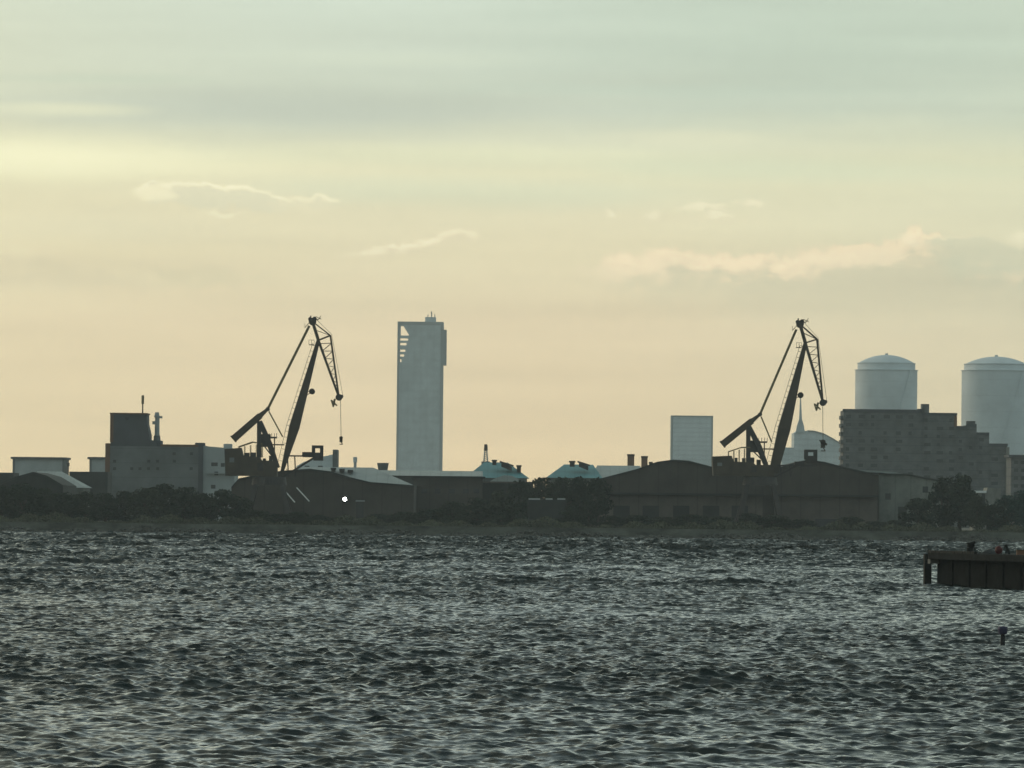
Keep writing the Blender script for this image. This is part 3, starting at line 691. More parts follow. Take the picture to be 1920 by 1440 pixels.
a0, b0 = xz(1684, 950, 1611.9); MB().box(a0, a0 + 2.2, 1611.85, 1612.1, GZ, b0).build('door', 'dark_sheet', r)
# left edge
gable('gable_warehouse', [(-30, 912), (0, 909), (30, 897), (62, 888), (88, 895), (118, 913)], 1620, 50, 'dark_sheet', 'dark_sheet', 'small dark gabled shed at the left edge above the trees')
hip('pale_roof_shed', (70, 116), 884, (70, 160), 914, 1760, 30, 'grey_sheet', 'pale_roof', 'shed with pale sloping roof right of the small dark gable')
block('low_shed', -25, 26, 886, 1900, 20, 'dark_sheet', 'dark flat shed cut by the left edge under the wide pale box', 'shed')
block('low_shed', 130, 202, 884.5, 1850, 20, 'dark_sheet', 'dark flat shed between the pale roof and the factory', 'shed')
# middle dark yard building with pale eaves
r, x0, x1, z = block('yard_building', 776, 905, 893, 1640, 30, 'brown_sheet', 'dark flat topped yard building under the tall tower', 'warehouse', parapet=.5, pmat='dark_sheet')
for px in (790, 815, 842, 868, 888):
    a0, b0 = xz(px, 925, 1640); MB().box(a0, a0 + 1.5, 1639.9, 1640.1, b0, b0 + 1.2).build('window', 'glass_dark', r)
r, x0, x1, z = block('yard_building', 905, 1000, 903, 1650, 30, 'dark_sheet', 'dark low building under the first teal hall', 'warehouse', parapet=.4, pmat='brown_low')
r, x0, x1, z = block('small_shed', 990, 1062, 936, 1545, 10, 'dark_sheet', 'low shed with a broken pale eave among the middle trees', 'shed')
for p0, p1 in ((991, 1013), (1023, 1036), (1045, 1060)):
    a0, b0 = xz(p0, 936, 1545); a1, _ = xz(p1, 936, 1545); MB().box(a0, a1, 1544.4, 1545.0, b0 - .15, b0 + .25).build('eave', 'factory_pale', r)

# ------------------------------------------------------------------ cranes
def crane(Y, p, label):
    """p: named pixel points of this crane"""
    def G(k, dy=0.0):
        c = xz(p[k][0], p[k][1], Y); return Vector((c[0], Y + dy, c[1]))
    u = Y / F                       # metres per pixel
    base = G('slew'); r = thing('harbour_crane', (base.x, Y, GZ), label, 'crane', 'level luffing harbour cranes')
    ztop = base.z
    # portal
    for sx in (-1, 1):
        for sy in (-1, 1):
            mb = MB(); mb.beam((base.x + sx * 5.5, Y + sy * 5.5, GZ + 1.2), (base.x + sx * 3.2, Y + sy * 3.2, ztop - 2.2), 1.3, 1.3, 1.0, 1.0)
            l = mb.build('leg', 'steel_dark', r)
            MB().box(base.x + sx * 5.5 - 2, base.x + sx * 5.5 + 2, Y + sy * 5.5 - .5, Y + sy * 5.5 + .5, GZ, GZ + 1.2).build('bogie', 'steel_dark', l)
    MB().cyl((base.x, Y, ztop - 2.2), (base.x, Y, ztop - .2), 4.4, 4.1, 32).build('turntable', 'steel_dark', r)
    # machinery house
    a_, b_ = G('house0'), G('house1')
    mb = MB(); st_ = (a_.z - b_.z)
    mb.prism([(a_.x, b_.z), (a_.x - .3, a_.z), (a_.x + (b_.x - a_.x) * .30, a_.z + st_ * .05), (a_.x + (b_.x - a_.x) * .34, a_.z - st_ * .25),
              (a_.x + (b_.x - a_.x) * .66, a_.z - st_ * .30), (a_.x + (b_.x - a_.x) * .7, a_.z - st_ * .42), (b_.x, a_.z - st_ * .42), (b_.x, b_.z)], Y - 3, Y + 3)
    hs = mb.build('machinery_house', 'steel_brown', r)
    MB().box(a_.x + 1, a_.x + 2.2, Y - 3.08, Y - 2.95, b_.z + st_ * .5, b_.z + st_ * .68).build('window', 'factory_wall', hs)
    MB().box(a_.x + (b_.x - a_.x) * .62, a_.x + (b_.x - a_.x) * .62 + 1.4, Y - 3.08, Y - 2.95, b_.z + st_ * .2, b_.z + st_ * .5).build('door', 'steel_dark', hs)
    rr = random.Random(int(base.x) + 7)
    for k in range(5):
        xx = a_.x + (b_.x - a_.x) * (.36 + .12 * k); hh_ = rr.uniform(.5, 1.5); zz = a_.z - st_ * (.30 if k < 3 else .42)
        MB().box(xx, xx + rr.uniform(.6, 1.3), Y - rr.uniform(1, 2.4), Y + 1, zz, zz + hh_).build('roof_unit', 'steel_dark', hs)
    for k in range(4):
        xx = b_.x - .5 + k * 1.6; mb = MB(); mb.beam((xx, Y - 2, b_.z), (xx + rr.uniform(-.5, .8), Y - 2, b_.z + rr.uniform(1.2, 2.6)), .16, .16); mb.build('stay', 'steel_dark', hs)
    # railing above the house
    ra, rb, rc = G('rail0'), G('rail1'), G('rail2')
    for dy in (-2.4, 2.4):
        mb = MB()
        mb.beam(ra + Vector((0, dy, 0)), rb + Vector((0, dy, 0)), .28, .2); mb.beam(rb + Vector((0, dy, 0)), rc + Vector((0, dy, 0)), .28, .2)
        for k in range(5):
            q_ = ra.lerp(rc, k / 4) + Vector((0, dy, 0)); mb.beam((q_.x, q_.y, a_.z - st_ * .3), (q_.x, q_.y, max(q_.z, a_.z - st_ * .2)), .14, .14)
        mb.build('handrail', 'steel_olive', r)
    # support tower
    ta = G('tower_top'); pa = G('post_foot'); la = G('leg_mid'); lb = G('leg_foot')
    mb = MB()
    for dy in (-1.7, 1.7):
        o_ = Vector((0, dy, 0)); o2 = Vector((0, dy * 1.5, 0))
        mb.beam(ta + o_, pa + o2, .95, .6); mb.beam(ta + o_ + Vector((.2, 0, 0)), la + o2, 1.0, .6, 1.3, .6); mb.beam(la + o2, lb + o2, 1.3, .6, .9, .6)
    for k, fr_ in enumerate((.25, .5, .75)):
        q_ = ta.lerp(pa, fr_); mb.beam(q_ + Vector((0, -2.3, 0)), q_ + Vector((0, 2.3, 0)), .4, .4)
    q1 = ta.lerp(pa, .45); mb.beam(q1, la, .35, .3)
    mb.beam(ta.lerp(pa, .5), lb.lerp(la, .3), .3, .3)
    tw = mb.build('support_tower', 'steel_dark', r)
    wa, wb = G('winch0'), G('winch1')
    MB().box(wa.x, wb.x, Y - 2, Y + 2, wb.z, wa.z).build('winch_cabin', 'steel_dark', tw)
    pl0, pl1 = G('plat0'), G('plat1')
    mb = MB(); mb.beam(pl0, pl1, .4, 3.4)
    for fr_ in (0, .35, .7, 1): q_ = pl0.lerp(pl1, fr_); mb.beam(q_ + Vector((0, -1.6, 0)), q_ + Vector((0, -1.6, 1.1)), .12, .12)
    mb.beam(pl0.lerp(pl1, .7), Vector((pl0.lerp(pl1, .7).x, Y, pa.z)), .28, .28)
    mb.beam(Vector((pa.x, Y, G('low0').z)), G('low0'), .3, 2.5)
    mb.build('platform', 'steel_brown', tw)
    # main boom: deep tapered box, deepest at its lower third
    ft, tp = G('boom_foot'), G('pivot'); mid = ft.lerp(tp, .34)
    wf, wm_ = p['boom_w']
    mb = MB()
    mb.beam(ft, mid, wf * u, 1.6, wm_ * u, 3.2); mb.beam(mid, tp, wm_ * u, 3.2, 6.5 * u, 1.6)
    bo = mb.build('boom', 'steel_brown', r)
    ax_ = (tp - ft).normalized(); nr_ = Vector((-ax_.z, 0, ax_.x))
    mb = MB()
    ln = (tp - ft).length
    for s_ in range(int(ln / 1.5)):
        fr_ = (s_ * 1.5 + 1) / ln
        wd = (wf + (wm_ - wf) * min(fr_ / .34, 1)) if fr_ < .34 else wm_ + (6.5 - wm_) * (fr_ - .34) / .66
        q_ = ft.lerp(tp, fr_) + nr_ * wd * u / 2
        mb.beam(q_ - nr_ * .05, q_ + nr_ * .75, .09, .5)
    for k in range(2):
        q0 = ft.lerp(tp, .1) + nr_ * (wf + 2) * u / 2; 
    mb.beam(ft.lerp(tp, .34) + nr_ * (wm_ * u / 2 + .75), ft.lerp(tp, .97) + nr_ * (6.5 * u / 2 + .75), .1, .1)
    mb.beam(ft.lerp(tp, .06) + nr_ * (wf * u / 2 + 1.2), ft.lerp(tp, .34) + nr_ * (wm_ * u / 2 + .75), .1, .1)
    mb.build('ladder', 'steel_brown', bo)
    lc = G('lamp'); lf = ft.lerp(tp, .56)
    mb = MB(); mb.beam(lf, lc + Vector((-.5, 0, -.4)), .18, .18); mb.beam(lf + ax_ * 1.6, lc, .14, .14); mb.build('lamp_arm', 'steel_brown', bo)
    MB().cyl(lc + Vector((0, -.7, 0)), lc + Vector((0, .7, 0)), .75, .75, 16).build('rope_drum', 'steel_dark', bo)
    # access platforms
    pc = ft.lerp(tp, .96) + nr_ * .9
    mb = MB(); mb.box(pc.x - 1.1, pc.x + .2, Y - 1.6, Y + 1.6, pc.z - .15, pc.z)
    for xx in (-1.1, -.45, .2): mb.beam((pc.x + xx, Y - 1.6, pc.z), (pc.x + xx, Y - 1.6, pc.z + 1.1), .09, .09)
    mb.beam((pc.x - 1.1, Y - 1.6, pc.z + 1.1), (pc.x + .2, Y - 1.6, pc.z + 1.1), .09, .09); mb.build('catwalk', 'steel_olive', bo)
    # fly jib
    hd, kn, ti, pv = G('head'), G('knee'), G('tip'), tp
    def V2(dy): return Vector((0, dy, 0))
    mb = MB()
    for dy in (-1.1, 1.1):
        o_ = V2(dy); ot = V2(dy * .35)
        mb.beam(hd + o_ * .6, pv + o_, .75, .45); mb.beam(pv + o_, ti + ot, .62, .4, .5, .35)
        mb.beam(hd + o_ * .6, kn + o_, .30, .28); mb.beam(kn + o_, ti + ot, .42, .32); mb.beam(pv + o_, kn + o_, .34, .3)
        nn = 7
        for k in range(nn):
            f0 = .06 + .9 * k / nn; f1 = .06 + .9 * (k + .5) / nn; f2 = .06 + .9 * (k + 1) / nn
            mb.beam(pv.lerp(ti, f0) + o_ * (1 - f0), kn.lerp(ti, f1) + o_ * (1 - f1), .13, .12)
            mb.beam(kn.lerp(ti, f1) + o_ * (1 - f1), pv.lerp(ti, f2) + o_ * (1 - f2), .13, .12)
        mb.beam(hd.lerp(pv, .45) + o_, kn + o_, .12, .12)
    for fr_ in (.1, .35, .6, .85): q_ = pv.lerp(ti, fr_); mb.beam(q_ + V2(-1.1 * (1 - fr_ * .6)), q_ + V2(1.1 * (1 - fr_ * .6)), .25, .25)
    mb.beam(hd + V2(-.8), hd + V2(.8), 1.0, 1.0)
    fj = mb.build('fly_jib', 'steel_brown', r)
    mb = MB(); mb.cyl(hd + V2(-.7), hd + V2(.7), .95, .95, 18); mb.cyl(hd + Vector((.5, -.6, .7)), hd + Vector((.5, .6, .7)), .55, .55, 14)
    mb.cyl(hd + Vector((-.6, -.6, .6)), hd + Vector((-.6, .6, .6)), .5, .5, 14)
    mb.beam(hd + Vector((-.5, 0, 0)), hd + Vector((-.45, 0, 1.5)), .3, .3)
    mb.build('head_sheave', 'steel_dark', fj)
    mb = MB(); mb.beam(hd, hd + Vector((2.0, 0, .9)), .18, .18); mb.beam(hd + Vector((1.2, -.6, .2)), hd + Vector((2.1, .6, 1.5)), .14, .14); mb.beam(hd + Vector((.8, 0, 1.3)), hd + Vector((2.2, 0, .6)), .14, .14)
    mb.beam(hd + Vector((-1.9, -.8, -1.6)), hd + Vector((-.6, -.8, -.1)), .16, .16); mb.beam(hd + Vector((-1.9, -.8, -1.6)), hd + Vector((-1.9, -.8, -.5)), .1, .1); mb.build('head_platform', 'steel_olive', fj)
    mb = MB(); mb.cyl(ti + V2(-.6), ti + V2(.6), .85, .85, 16); mb.cyl(ti + Vector((.6, -.5, .2)), ti + Vector((.6, .5, .2)), .5, .5, 12); mb.build('tip_sheave', 'steel_dark', fj)
    bxp = G('basket')
    mb = MB()
    for dx_, dz_ in ((-.8, .6), (.1, .9), (.6, -.7), (-.3, -1.0)): mb.beam(bxp + Vector((dx_, -.6, dz_)), bxp + Vector((dx_, .6, dz_)), .25, .25)
    mb.beam(bxp + Vector((-.8, -.6, .6)), bxp + Vector((.6, -.6, -.7)), .4, .2); mb.beam(bxp + Vector((-.8, .6, .6)), bxp + Vector((-.3, .6, -1.0)), .3, .2)
    mb.beam(bxp + Vector((.1, 0, .9)), bxp + Vector((-.3, 0, -1.0)), .5, .3); mb.beam(bxp + Vector((0, 0, .7)), ti, .16, .16); mb.build('service_basket', 'steel_olive', fj)
    # ropes over the jib
    mb = MB(); mb.cyl(hd + Vector((.9, .3, .6)), kn + Vector((.3, .3, .3)), .05, .05, 6); mb.cyl(kn + Vector((.3, .3, .3)), ti + Vector((1.0, .3, .3)), .05, .05, 6); mb.build('jib_rope', 'rope', fj)
    # tie from the counterweight lever to the jib head
    lt = G('lever_top'); hb = G('tie_top')
    mb = MB()
    for dy in (-.8, .8):
        mb.beam(hb + V2(dy), lt + V2(dy), .56, .3)
    for k in range(24):
        q_ = hb.lerp(lt, k / 24); q2 = hb.lerp(lt, (k + 1) / 24); sg = 1 if k % 2 else -1
        mb.beam(q_ + V2(.8 * sg), q2 + V2(-.8 * sg), .12, .12)
    mb.build('tie_bar', 'steel_olive', r)
    # counterweight lever
    le = G('lever_end'); ls = lt.lerp(le, .22)
    lv = MB()
    for dy in (-1.2, 1.2): lv.beam(lt + V2(dy), ls + V2(dy), 4.5 * u, .5, 9 * u, .5)
    lv.beam(ls + V2(0), le, 11.5 * u, 3.0, 13 * u, 3.0)
    lv.beam(ls + V2(0) + (le - ls) * .985, le + (le - ls) * .02, 15 * u, 3.1)
    lo = lv.build('counterweight_lever', 'steel_brown', r)
    mb = MB(); mb.cyl(lt + V2(-1.5), lt + V2(1.5), .5, .5, 14); mb.build('pin_joint', 'steel_dark', lo)
    rf = G('rod_foot'); mb = MB()
    for dy in (-.6, .6): mb.beam(lt + V2(dy) + Vector((.3, 0, -.6)), rf + V2(dy), .30, .25)
    for k in range(6):
        q_ = lt.lerp(rf, (k + .5) / 6); mb.beam(q_ + V2(-.6), q_ + V2(.6), .16, .16)
    mb.build('luffing_rod', 'steel_olive', r)
    # hoist rope and hook
    hk = G('hook'); rt = Vector((G('rope').x, Y, ti.z - .4))
    MB().cyl(rt + Vector((0, -.2, 0)), (hk.x, Y - .2, hk.z + .8), .07, .07, 6).build('hoist_rope', 'rope', r)
    mb = MB(); s_ = p['hook_s']
    mb.cyl((hk.x, Y - .5, hk.z + .4), (hk.x, Y + .3, hk.z + .4), .45 * s_, .45 * s_, 12); mb.box(hk.x - .38 * s_, hk.x + .38 * s_, Y - .5, Y + .3, hk.z - .7 * s_, hk.z + .4)
    mb.beam((hk.x, Y - .1, hk.z - .6 * s_), (hk.x + .4 * s_, Y - .1, hk.z - 1.2 * s_), .22, .25); mb.beam((hk.x + .4 * s_, Y - .1, hk.z - 1.2 * s_), (hk.x - .35 * s_, Y - .1, hk.z - 1.2 * s_), .22, .25)
    if s_ > 1.3:
        mb.beam((hk.x, Y, hk.z + .5), (hk.x + 1.0, Y, hk.z - .3), .5, .5); mb.beam((hk.x, Y, hk.z + .2), (hk.x - .9, Y, hk.z + .9), .35, .4)
    mb.build('hook_block', 'steel_brown', r)
    # driver's cab gantry in front
    ca, cb = G('cab0'), G('cab1'); ga = G('gantry')
    mb = MB(); hh = ca.z - cb.z; ww = cb.x - ca.x
    for y_ in (-1.4, 1.1):
        mb.box(ca.x, ca.x + ww * .28, Y + y_, Y + y_ + .3, cb.z, ca.z); mb.box(cb.x - ww * .28, cb.x, Y + y_, Y + y_ + .3, cb.z, ca.z)
        mb.box(ca.x + ww * .28, cb.x - ww * .28, Y + y_, Y + y_ + .3, ca.z - hh * .25, ca.z); mb.box(ca.x + ww * .28, cb.x - ww * .28, Y + y_, Y + y_ + .3, cb.z, cb.z + hh * .38)
    mb.box(ca.x, cb.x, Y - 1.1, Y + 1.1, ca.z - .25, ca.z - .02); mb.box(ca.x, cb.x, Y - 1.1, Y + 1.1, cb.z + .02, cb.z + .25)
    cbn = mb.build('driver_cab', 'steel_dark', r)
    mb = MB(); mb.beam(Vector((ft.lerp(tp, .1).x, Y, ga.z)), ga, .35, 2.4); mb.beam(ga, Vector((cb.x, Y, ga.z)), .6, 2.4)
    mb.box(ca.x - 2.4, ca.x, Y - 1.2, Y + 1.2, ga.z, ga.z + 1.0)
    for q_ in (.25, .6): xx = ft.x + (ga.x - ft.x) * q_; mb.beam((xx, Y, ga.z), (xx + .3, Y, base.z), .3, .3)
    mb.beam((ca.x + ww * .3, Y, cb.z), (base.x + 3, Y, base.z - .5), .5, 1.6); mb.box(ca.x + ww * .15, cb.x, Y - 1, Y + 1, cb.z - .9, cb.z - .01)
    mb.build('cab_gantry', 'steel_dark', r)
    return r
L_ = dict(slew=(505, 893), house0=(424, 842), house1=(520, 893), rail0=(448, 838), rail1=(474, 829), rail2=(492, 832), tower_top=(486, 790), post_foot=(486, 858),
          leg_mid=(505, 832), leg_foot=(521, 877), winch0=(488, 814), winch1=(507, 838), plat0=(505, 820.5), plat1=(519, 820.5), low0=(533, 834), boom_foot=(529, 884), pivot=(597, 638),
          boom_w=(6, 19), lamp=(585, 734), head=(586, 603), knee=(619.5, 629), tip=(635.5, 745), basket=(627, 755), tie_top=(580, 611), lever_top=(502, 767), lever_end=(438, 823),
          rod_foot=(530, 819), hook=(639.5, 824), rope=(638.5, 748), hook_s=1.0, cab0=(585, 835), cab1=(606, 857), gantry=(568, 855))
R_ = dict(slew=(1425, 893), house0=(1337, 856), house1=(1450, 893), rail0=(1366, 847), rail1=(1390, 839), rail2=(1406, 839), tower_top=(1403, 800), post_foot=(1403, 874),
          leg_mid=(1423, 838), leg_foot=(1439, 880), winch0=(1404, 826), winch1=(1424, 848), plat0=(1422, 829), plat1=(1438, 829), low0=(1450, 842), boom_foot=(1450, 886), pivot=(1510, 643),
          boom_w=(17, 23), lamp=(1501, 741), head=(1500, 608), knee=(1532, 636), tip=(1543, 755), basket=(1533, 762), tie_top=(1493, 618), lever_top=(1425, 777), lever_end=(1355, 833),
          rod_foot=(1447, 829), hook=(1543, 832), rope=(1542.5, 758), hook_s=1.5, cab0=(1508, 843), cab1=(1532, 862), gantry=(1500, 873))
crane(1562, L_, 'dark double boom harbour crane on the left, its hook hanging high above the roofs')
crane(1564, R_, 'dark double boom harbour crane on the right, its hook low beside the apartment block')

# ------------------------------------------------------------------ pier and things on it
DZ = 3.2
def dk(px, py, z=DZ):
    """point on the horizontal plane z seen at px, py"""
    d = CAM_M.to_3x3() @ Vector(((px - 960) / F, -(py - 720) / F, -1.0)); t_ = (z - H) / d.z
    return Vector((0, 0, H)) + d * t_
A = dk(1733, 1101, 0); B = dk(1921, 1109.5, 0)
dirp = (B - A).normalized(); nrm = Vector((-dirp.y, dirp.x, 0))
r = thing('pier', (A.x, A.y, 0), 'dark concrete pier jutting in from the right edge over the water', 'pier')
LEN = 60
def pt(s_, t_, z): q_ = A + dirp * s_ + nrm * t_; return (q_.x, q_.y, z)
def pbox(mb, s0, s1, t0, t1, z0, z1):
    mb.add([pt(s0, t0, z0), pt(s1, t0, z0), pt(s1, t1, z0), pt(s0, t1, z0), pt(s0, t0, z1), pt(s1, t0, z1), pt(s1, t1, z1), pt(s0, t1, z1)],
           [(0, 3, 2, 1), (4, 5, 6, 7), (0, 1, 5, 4), (1, 2, 6, 5), (2, 3, 7, 6), (3, 0, 4, 7)]); return mb
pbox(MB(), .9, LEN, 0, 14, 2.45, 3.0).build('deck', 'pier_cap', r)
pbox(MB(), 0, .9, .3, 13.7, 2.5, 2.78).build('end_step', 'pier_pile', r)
pbox(MB(), .5, LEN, 1.0, 13, -2, 2.45).build('underdeck_shade', 'pier_pile', r)  # near-black fill standing in for the shade beneath the deck
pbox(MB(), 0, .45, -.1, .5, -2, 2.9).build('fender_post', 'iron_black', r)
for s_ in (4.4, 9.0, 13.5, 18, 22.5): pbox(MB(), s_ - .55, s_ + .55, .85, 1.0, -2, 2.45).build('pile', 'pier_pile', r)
pbox(MB(), .55, 1.3, .1, .9, 2.05, 2.44).build('bracket', 'concrete', r)  # pale block painted for the lit opening below the deck edge
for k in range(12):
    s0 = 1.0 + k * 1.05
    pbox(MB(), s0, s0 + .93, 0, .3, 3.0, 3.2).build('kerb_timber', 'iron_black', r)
def on(px, t_=2.0):
    # position along the pier seen at column px
    best = min((abs(W(px, 1030, (A + dirp * s_ / 20 + nrm * t_).y).x - (A + dirp * s_ / 20 + nrm * t_).x), s_) for s_ in range(0, 400))
    return A + dirp * (best[1] / 20) + nrm * t_
c = on(1819); r = thing('mooring_bollard', (c.x, c.y, 3.0), 'black iron mooring bollard with its head leaning right on the pier', 'bollard')
MB().cyl((c.x, c.y, 3.0), (c.x, c.y, 3.08), .5, .45, 18).build('base_plate', 'iron_black', r)
mb = MB(); mb.cyl((c.x, c.y, 3.08), (c.x - .02, c.y, 3.5), .30, .28, 18); mb.cyl((c.x - .02, c.y, 3.48), (c.x + .10, c.y, 3.85), .29, .36, 18); mb.build('post', 'iron_black', r)
mb = MB(); mb.beam((c.x - .22, c.y, 3.72), (c.x + .42, c.y, 3.98), .34, .5, .22, .4); mb.build('horn', 'iron_black', r)
c = on(1873); r = thing('float', (c.x, c.y, 3.0), 'dark red round float with a pale collar lying on the pier', 'float')
mb = MB(); pr = [(.02, 3.0)] + [(.34 * math.sin(i / 12 * math.pi), 3.36 - .36 * math.cos(i / 12 * math.pi)) for i in range(1, 12)] + [(.03, 3.72)]
mb.lathe(c.x, c.y, pr, 24); mb.build('ball', 'red_float', r, smooth=True)
mb = MB(); mb.cyl((c.x + .30, c.y, 3.16), (c.x + .52, c.y, 3.16), .16, .12, 12); mb.build('collar', 'factory_pale', r)
c = on(1890); r = thing('cleat_post', (c.x, c.y, 3.0), 'short black post tilting left beside the red float', 'post')
mb = MB(); mb.beam((c.x + .12, c.y, 3.0), (c.x - .18, c.y, 3.75), .2, .2); mb.build('shaft', 'iron_black', r)
MB().cyl((c.x - .16, c.y, 3.70), (c.x - .22, c.y, 3.82), .17, .12, 12).build('cap', 'iron_black', r)
c = on(1856); o = MB()
o.lathe(c.x, c.y, [(.75, 3.0), (.62, 3.14), (.36, 3.3), (.12, 3.36), (.02, 3.37)], 14)
rs = random.Random(4); o.v = [(x + rs.uniform(-.05, .05), y + rs.uniform(-.05, .05), max(3.0, z + rs.uniform(-.03, .03))) for x, y, z in o.v]
tag(o.build('tarpaulin_heap', 'tarp', origin=(c.x, c.y, 3.0)), 'low dark heap of tarpaulin left of the red float', 'heap')
c = on(1913); r = thing('crate', (c.x, c.y, 3.0), 'small brown crate at the right end of the visible pier', 'crate')
MB().box(c.x - .3, c.x + .4, c.y - .3, c.y + .3, 3.0, 3.38).build('box', 'rust_edge', r); MB().box(c.x - .33, c.x + .43, c.y - .33, c.y + .33, 3.38, 3.44).build('lid', 'steel_brown', r)
c = dk(1880, 1212, 0)
r = thing('marker_buoy', (c.x, c.y, 0), 'small navy topped marker buoy floating in the water below the pier', 'buoy')
MB().cyl((c.x, c.y, -.3), (c.x, c.y, .55), .13, .1, 12).build('stem', 'tarp', r)
mb = MB(); mb.lathe(c.x, c.y, [(.05, .55), (.2, .6), (.24, .82), (.22, .93), (.02, .96)], 16); mb.build('head', 'navy', r)

# ------------------------------------------------------------------ trees
def tree_meshes(seed, nleaf=4200, cone=0.0):
    rg = np.random.default_rng(seed)
    k = 34; cs = []
    for i in range(k):
        an = rg.uniform(0, 2 * np.pi); hh = rg.uniform(0, 1); rr = rg.uniform(.15, .95)
        prof = math.sin(math.pi * min(.95, .26 + .69 * hh)) ** .7 if not cone else (1 - hh) ** .7
        cs.append((rr * .36 * prof * math.cos(an), rr * .36 * prof * math.sin(an), .13 + hh * .74, rg.uniform(.09, .18) * (1 - cone * hh * .5)))
    vs = []; 
    for i in range(nleaf):
        c = cs[rg.integers(k)]; d = rg.normal(size=3); d /= np.linalg.norm(d); d = d * c[3] * rg.uniform(.5, 1.05) ** .6
        p = np.array(c[:3]) + d * np.array([1, 1, .8])
        n_ = d / (np.linalg.norm(d) + 1e-6) + rg.normal(size=3) * .6; n_ /= np.linalg.norm(n_)
        u_ = np.cross(n_, rg.normal(size=3)); u_ /= np.linalg.norm(u_); v_ = np.cross(n_, u_); s_ = rg.uniform(.010, .022)
        vs += [p - u_ * s_ - v_ * s_, p + u_ * s_ * 1.2 - v_ * s_ * .7, p + u_ * s_ * .8 + v_ * s_, p - u_ * s_ * .9 + v_ * s_ * .8]
    me = bpy.data.meshes.new('crown'); me.from_pydata([tuple(q) for q in vs], [], [(4 * i, 4 * i + 1, 4 * i + 2, 4 * i + 3) for i in range(nleaf)]); me.update()
    tb = MB(); tb.cyl((0, 0, 0), (0.01, 0, .4), .035, .022, 8)
    for i in range(6):
        c = cs[i]; tb.cyl((0.005, 0, .22 + .03 * i), (c[0] * .9, c[1] * .9, c[2]), .014, .005, 6)
    tm = bpy.data.meshes.new('trunk'); tm.from_pydata(tb.v, [], tb.f); tm.update(); tm.materials.append(M['bark'])
    return me, tm
VAR = [tree_meshes(s_) for s_ in (1, 2, 3, 4)] + [tree_meshes(9, cone=1.0)]
lf = {}
for i, (c_, t_) in enumerate(VAR):
    for k in ('leaf_a', 'leaf_b', 'leaf_teal'):
        cm = c_.copy(); cm.materials.append(M[k]); lf[i, k] = cm
def tree(px, top, wpx, Y, var, leaf, label, group='trees along the far shore', name='broadleaf_tree', cat='tree', seed=0):
    x, z = xz(px, top, Y); h = z - GZ; wd = wpx * Y / F
    r = thing(name, (x, Y, GZ), label, cat, group)
    rz = random.Random(px * 7 + seed).uniform(0, 6.28)
    for nm, me in (('trunk', VAR[var][1]), ('crown', lf[var, leaf])):
        o = bpy.data.objects.new(nm, me); COL.objects.link(o); o.parent = r
        o.scale = (wd * 1.5, wd * 1.5, h * 1.02); o.rotation_euler.z = rz
trees = [
 (2, 908, 74, 1530, 0, 'leaf_a', 'dark tree cut by the left edge of the photo'),
 (44, 902, 74, 1524, 1, 'leaf_a', 'bushy tree in front of the small dark gable'),
 (84, 912, 66, 1532, 2, 'leaf_b', 'tree just right of the small dark gable'),
 (122, 920, 66, 1526, 3, 'leaf_a', 'tree below the pale sloping roof'),
 (160, 920, 62, 1534, 0, 'leaf_b', 'tree in the gap before the factory'),
 (198, 922, 66, 1525, 2, 'leaf_a', 'tree at the factory\'s left corner'),
 (236, 917, 66, 1531, 1, 'leaf_a', 'tree below the factory\'s tower block'),
 (272, 911, 70, 1524, 3, 'leaf_b', 'tree below the exhaust stack'),
 (308, 905, 76, 1530, 0, 'leaf_a', 'highest tree in front of the factory wall'),
 (346, 910, 70, 1525, 2, 'leaf_a', 'tree left of the factory\'s corner pillar'),
 (382, 921, 60, 1532, 1, 'leaf_a', 'lower tree in front of the factory\'s corner pillar'),
 (420, 914, 66, 1527, 3, 'leaf_a', 'tree in front of the factory\'s pale wing'),
 (452, 930, 56, 1533, 0, 'leaf_b', 'tree at the left end of the brown warehouse'),
 (850, 938, 60, 1530, 2, 'leaf_b', 'rounded tree below the tower\'s right side'),
 (896, 930, 64, 1560, 1, 'leaf_a', 'tree below the left end of the first teal hall'),
 (940, 916, 66, 1570, 3, 'leaf_b', 'tree below the first teal hall\'s annex'),
 (978, 899, 64, 1580, 0, 'leaf_a', 'tree at the right end of the first teal hall'),
 (1016, 891, 66, 1585, 2, 'leaf_a', 'tree in the dip between the two teal halls'),
 (1052, 889, 60, 1582, 1, 'leaf_b', 'tree below the left end of the second teal hall'),
 (1088, 889, 60, 1586, 3, 'leaf_a', 'tree below the middle of the second teal hall'),
 (1122, 893, 58, 1580, 0, 'leaf_a', 'tree touching the widest warehouse\'s left eave'),
 (960, 945, 60, 1532, 1, 'leaf_a', 'low front tree left of the shed with the broken pale eave'),
 (1075, 946, 56, 1534, 2, 'leaf_a', 'low front tree right of the shed with the broken pale eave'),
 (1722, 932, 64, 1535, 0, 'leaf_a', 'rounded dark tree before the grey warehouse wing'),
 (1768, 889, 56, 1545, 1, 'leaf_a', 'dark tree against the right end of the grey warehouse wing'),
 (1800, 884, 76, 1540, 3, 'leaf_a', 'tallest dark tree, left of the small pale building'),
 (1832, 926, 48, 1530, 2, 'leaf_b', 'lower tree in front of the small pale building'),
 (1862, 944, 54, 1533, 0, 'leaf_a', 'tree right below the white canopies'),
 (1890, 924, 66, 1540, 1, 'leaf_teal', 'blue green tree under the apartment block\'s edge pillar'),
 (1922, 916, 66, 1536, 2, 'leaf_teal', 'blue green tree cut by the right edge of the photo'),
]
for t_ in trees: tree(*t_)
tree(1104, 934, 46, 1528, 4, 'leaf_a', 'dark pointed conifer at the foot of the widest warehouse', name='conifer_tree')
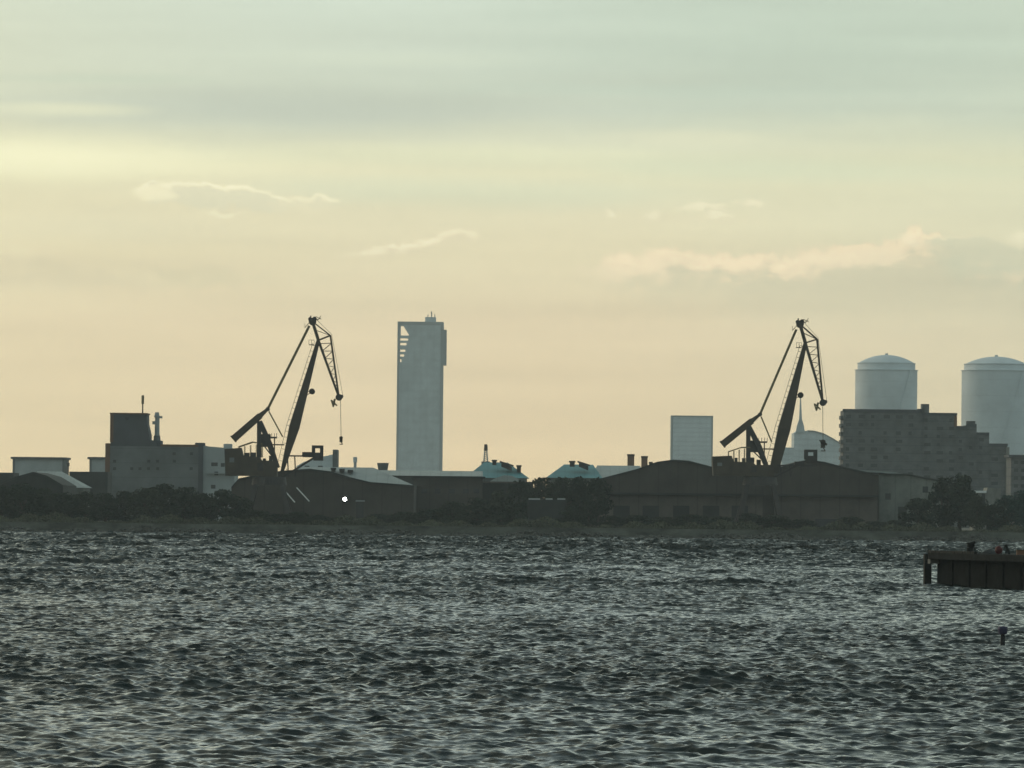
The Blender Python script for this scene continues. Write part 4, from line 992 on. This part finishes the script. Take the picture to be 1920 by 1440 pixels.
bushes = [
 (482, 956, 52, 'bush under the brown warehouse\'s left gable slope'), (518, 962, 48, 'bush left of the two pale sloping rails'), (556, 958, 50, 'bush right below the pale sloping rails'),
 (598, 964, 48, 'bush midway between the sloping rails and the floodlight'), (640, 968, 46, 'bush right under the floodlight'), (712, 962, 56, 'bush right of the canopied door'), (758, 958, 54, 'bush at the brown warehouse\'s right end'),
 (804, 952, 58, 'bush below the tall tower'), (1150, 966, 50, 'bush right of the pointed conifer'), (1196, 964, 56, 'bush below the widest warehouse\'s left slope'), (1244, 968, 52, 'bush below the widest warehouse\'s peak'),
 (1300, 963, 56, 'bush below the square hazy block'), (1350, 967, 52, 'bush below the right crane\'s counterweight'), (1404, 960, 58, 'bush below the right crane\'s support tower'),
 (1452, 964, 54, 'bush below the right crane\'s boom foot'), (1500, 972, 48, 'bush left of the dark low doorway'), (1596, 968, 54, 'bush right of the dark low doorway'), (1640, 976, 48, 'bush at the corner of the grey warehouse wing'),
 (1676, 974, 46, 'bush left of the rounded dark tree')]
for i, (px, top, wd, lb) in enumerate(bushes):
    tree(px, top, wd * 1.15, 1528 + (i * 5) % 9, i % 4, 'leaf_a' if i % 2 else 'leaf_b', lb, 'bushes along the quay', 'bush', 'bush')
# rock armour at the foot of the quay
rg = np.random.default_rng(5); mb = MB()
for i in range(3800):
    x = rg.uniform(-150, 150); q_ = rg.uniform(0, 1); y = 1499.1 - q_ * 2.6; z = -.2 + (1 - q_) * (1.5 + .5 * math.sin(x * .13) + .4 * math.sin(x * .41)); r_ = rg.uniform(.25, .7)
    d6 = [np.array(v) * r_ * rg.uniform(.7, 1.3) + (x, y, z) for v in ((1, 0, 0), (-1, 0, 0), (0, 1, 0), (0, -1, 0), (0, 0, .7), (0, 0, -.7))]
    mb.add(d6, [(0, 2, 4), (2, 1, 4), (1, 3, 4), (3, 0, 4), (2, 0, 5), (1, 2, 5), (3, 1, 5), (0, 3, 5)])
tag(mb.build('rocks', 'rock'), 'dark boulders heaped at the foot of the quay wall', 'rocks', kind='stuff')
# scrub and weeds along the quay top, beyond counting
rg = np.random.default_rng(77); vs = []; fs = []
for i in range(34000):
    x = rg.uniform(-150, 150); y = 1501.2 + abs(rg.normal()) * 9
    hmod = 1.4 + 1.1 * math.sin(x * .21) * math.sin(x * .057 + 1) + .5 * math.sin(x * .9)
    z = GZ + rg.uniform(0, 1) ** 1.5 * max(.4, hmod)
    d = rg.normal(size=3); d /= np.linalg.norm(d); e_ = np.cross(d, rg.normal(size=3)); e_ /= np.linalg.norm(e_); s_ = rg.uniform(.15, .34)
    p = np.array([x, y, z]); o_ = len(vs); vs += [tuple(p - d * s_), tuple(p + e_ * s_), tuple(p + d * s_), tuple(p - e_ * s_)]; fs.append((o_, o_ + 1, o_ + 2, o_ + 3))
mb = MB(); mb.v = vs; mb.f = fs
tag(mb.build('scrub', 'scrub'), 'rough dry scrub and weeds along the top of the quay', 'scrub', kind='stuff')

# ------------------------------------------------------------------ haze
mb = MB(); mb.box(-2800, 2800, -300, 8500, -4.5, 340)
hz = bpy.data.materials.new('haze'); hz.use_nodes = True; t = hz.node_tree
t.nodes.remove(t.nodes['Principled BSDF']); pv = t.nodes.new('ShaderNodeVolumePrincipled')
pv.inputs['Color'].default_value = (0.84, 0.95, 1.0, 1); pv.inputs['Density'].default_value = 5.9e-5; pv.inputs['Anisotropy'].default_value = 0.3
t.links.new(pv.outputs[0], t.nodes['Material Output'].inputs['Volume'])
tag(mb.build('haze', hz), 'pale evening haze over the harbour', 'haze', kind='stuff')
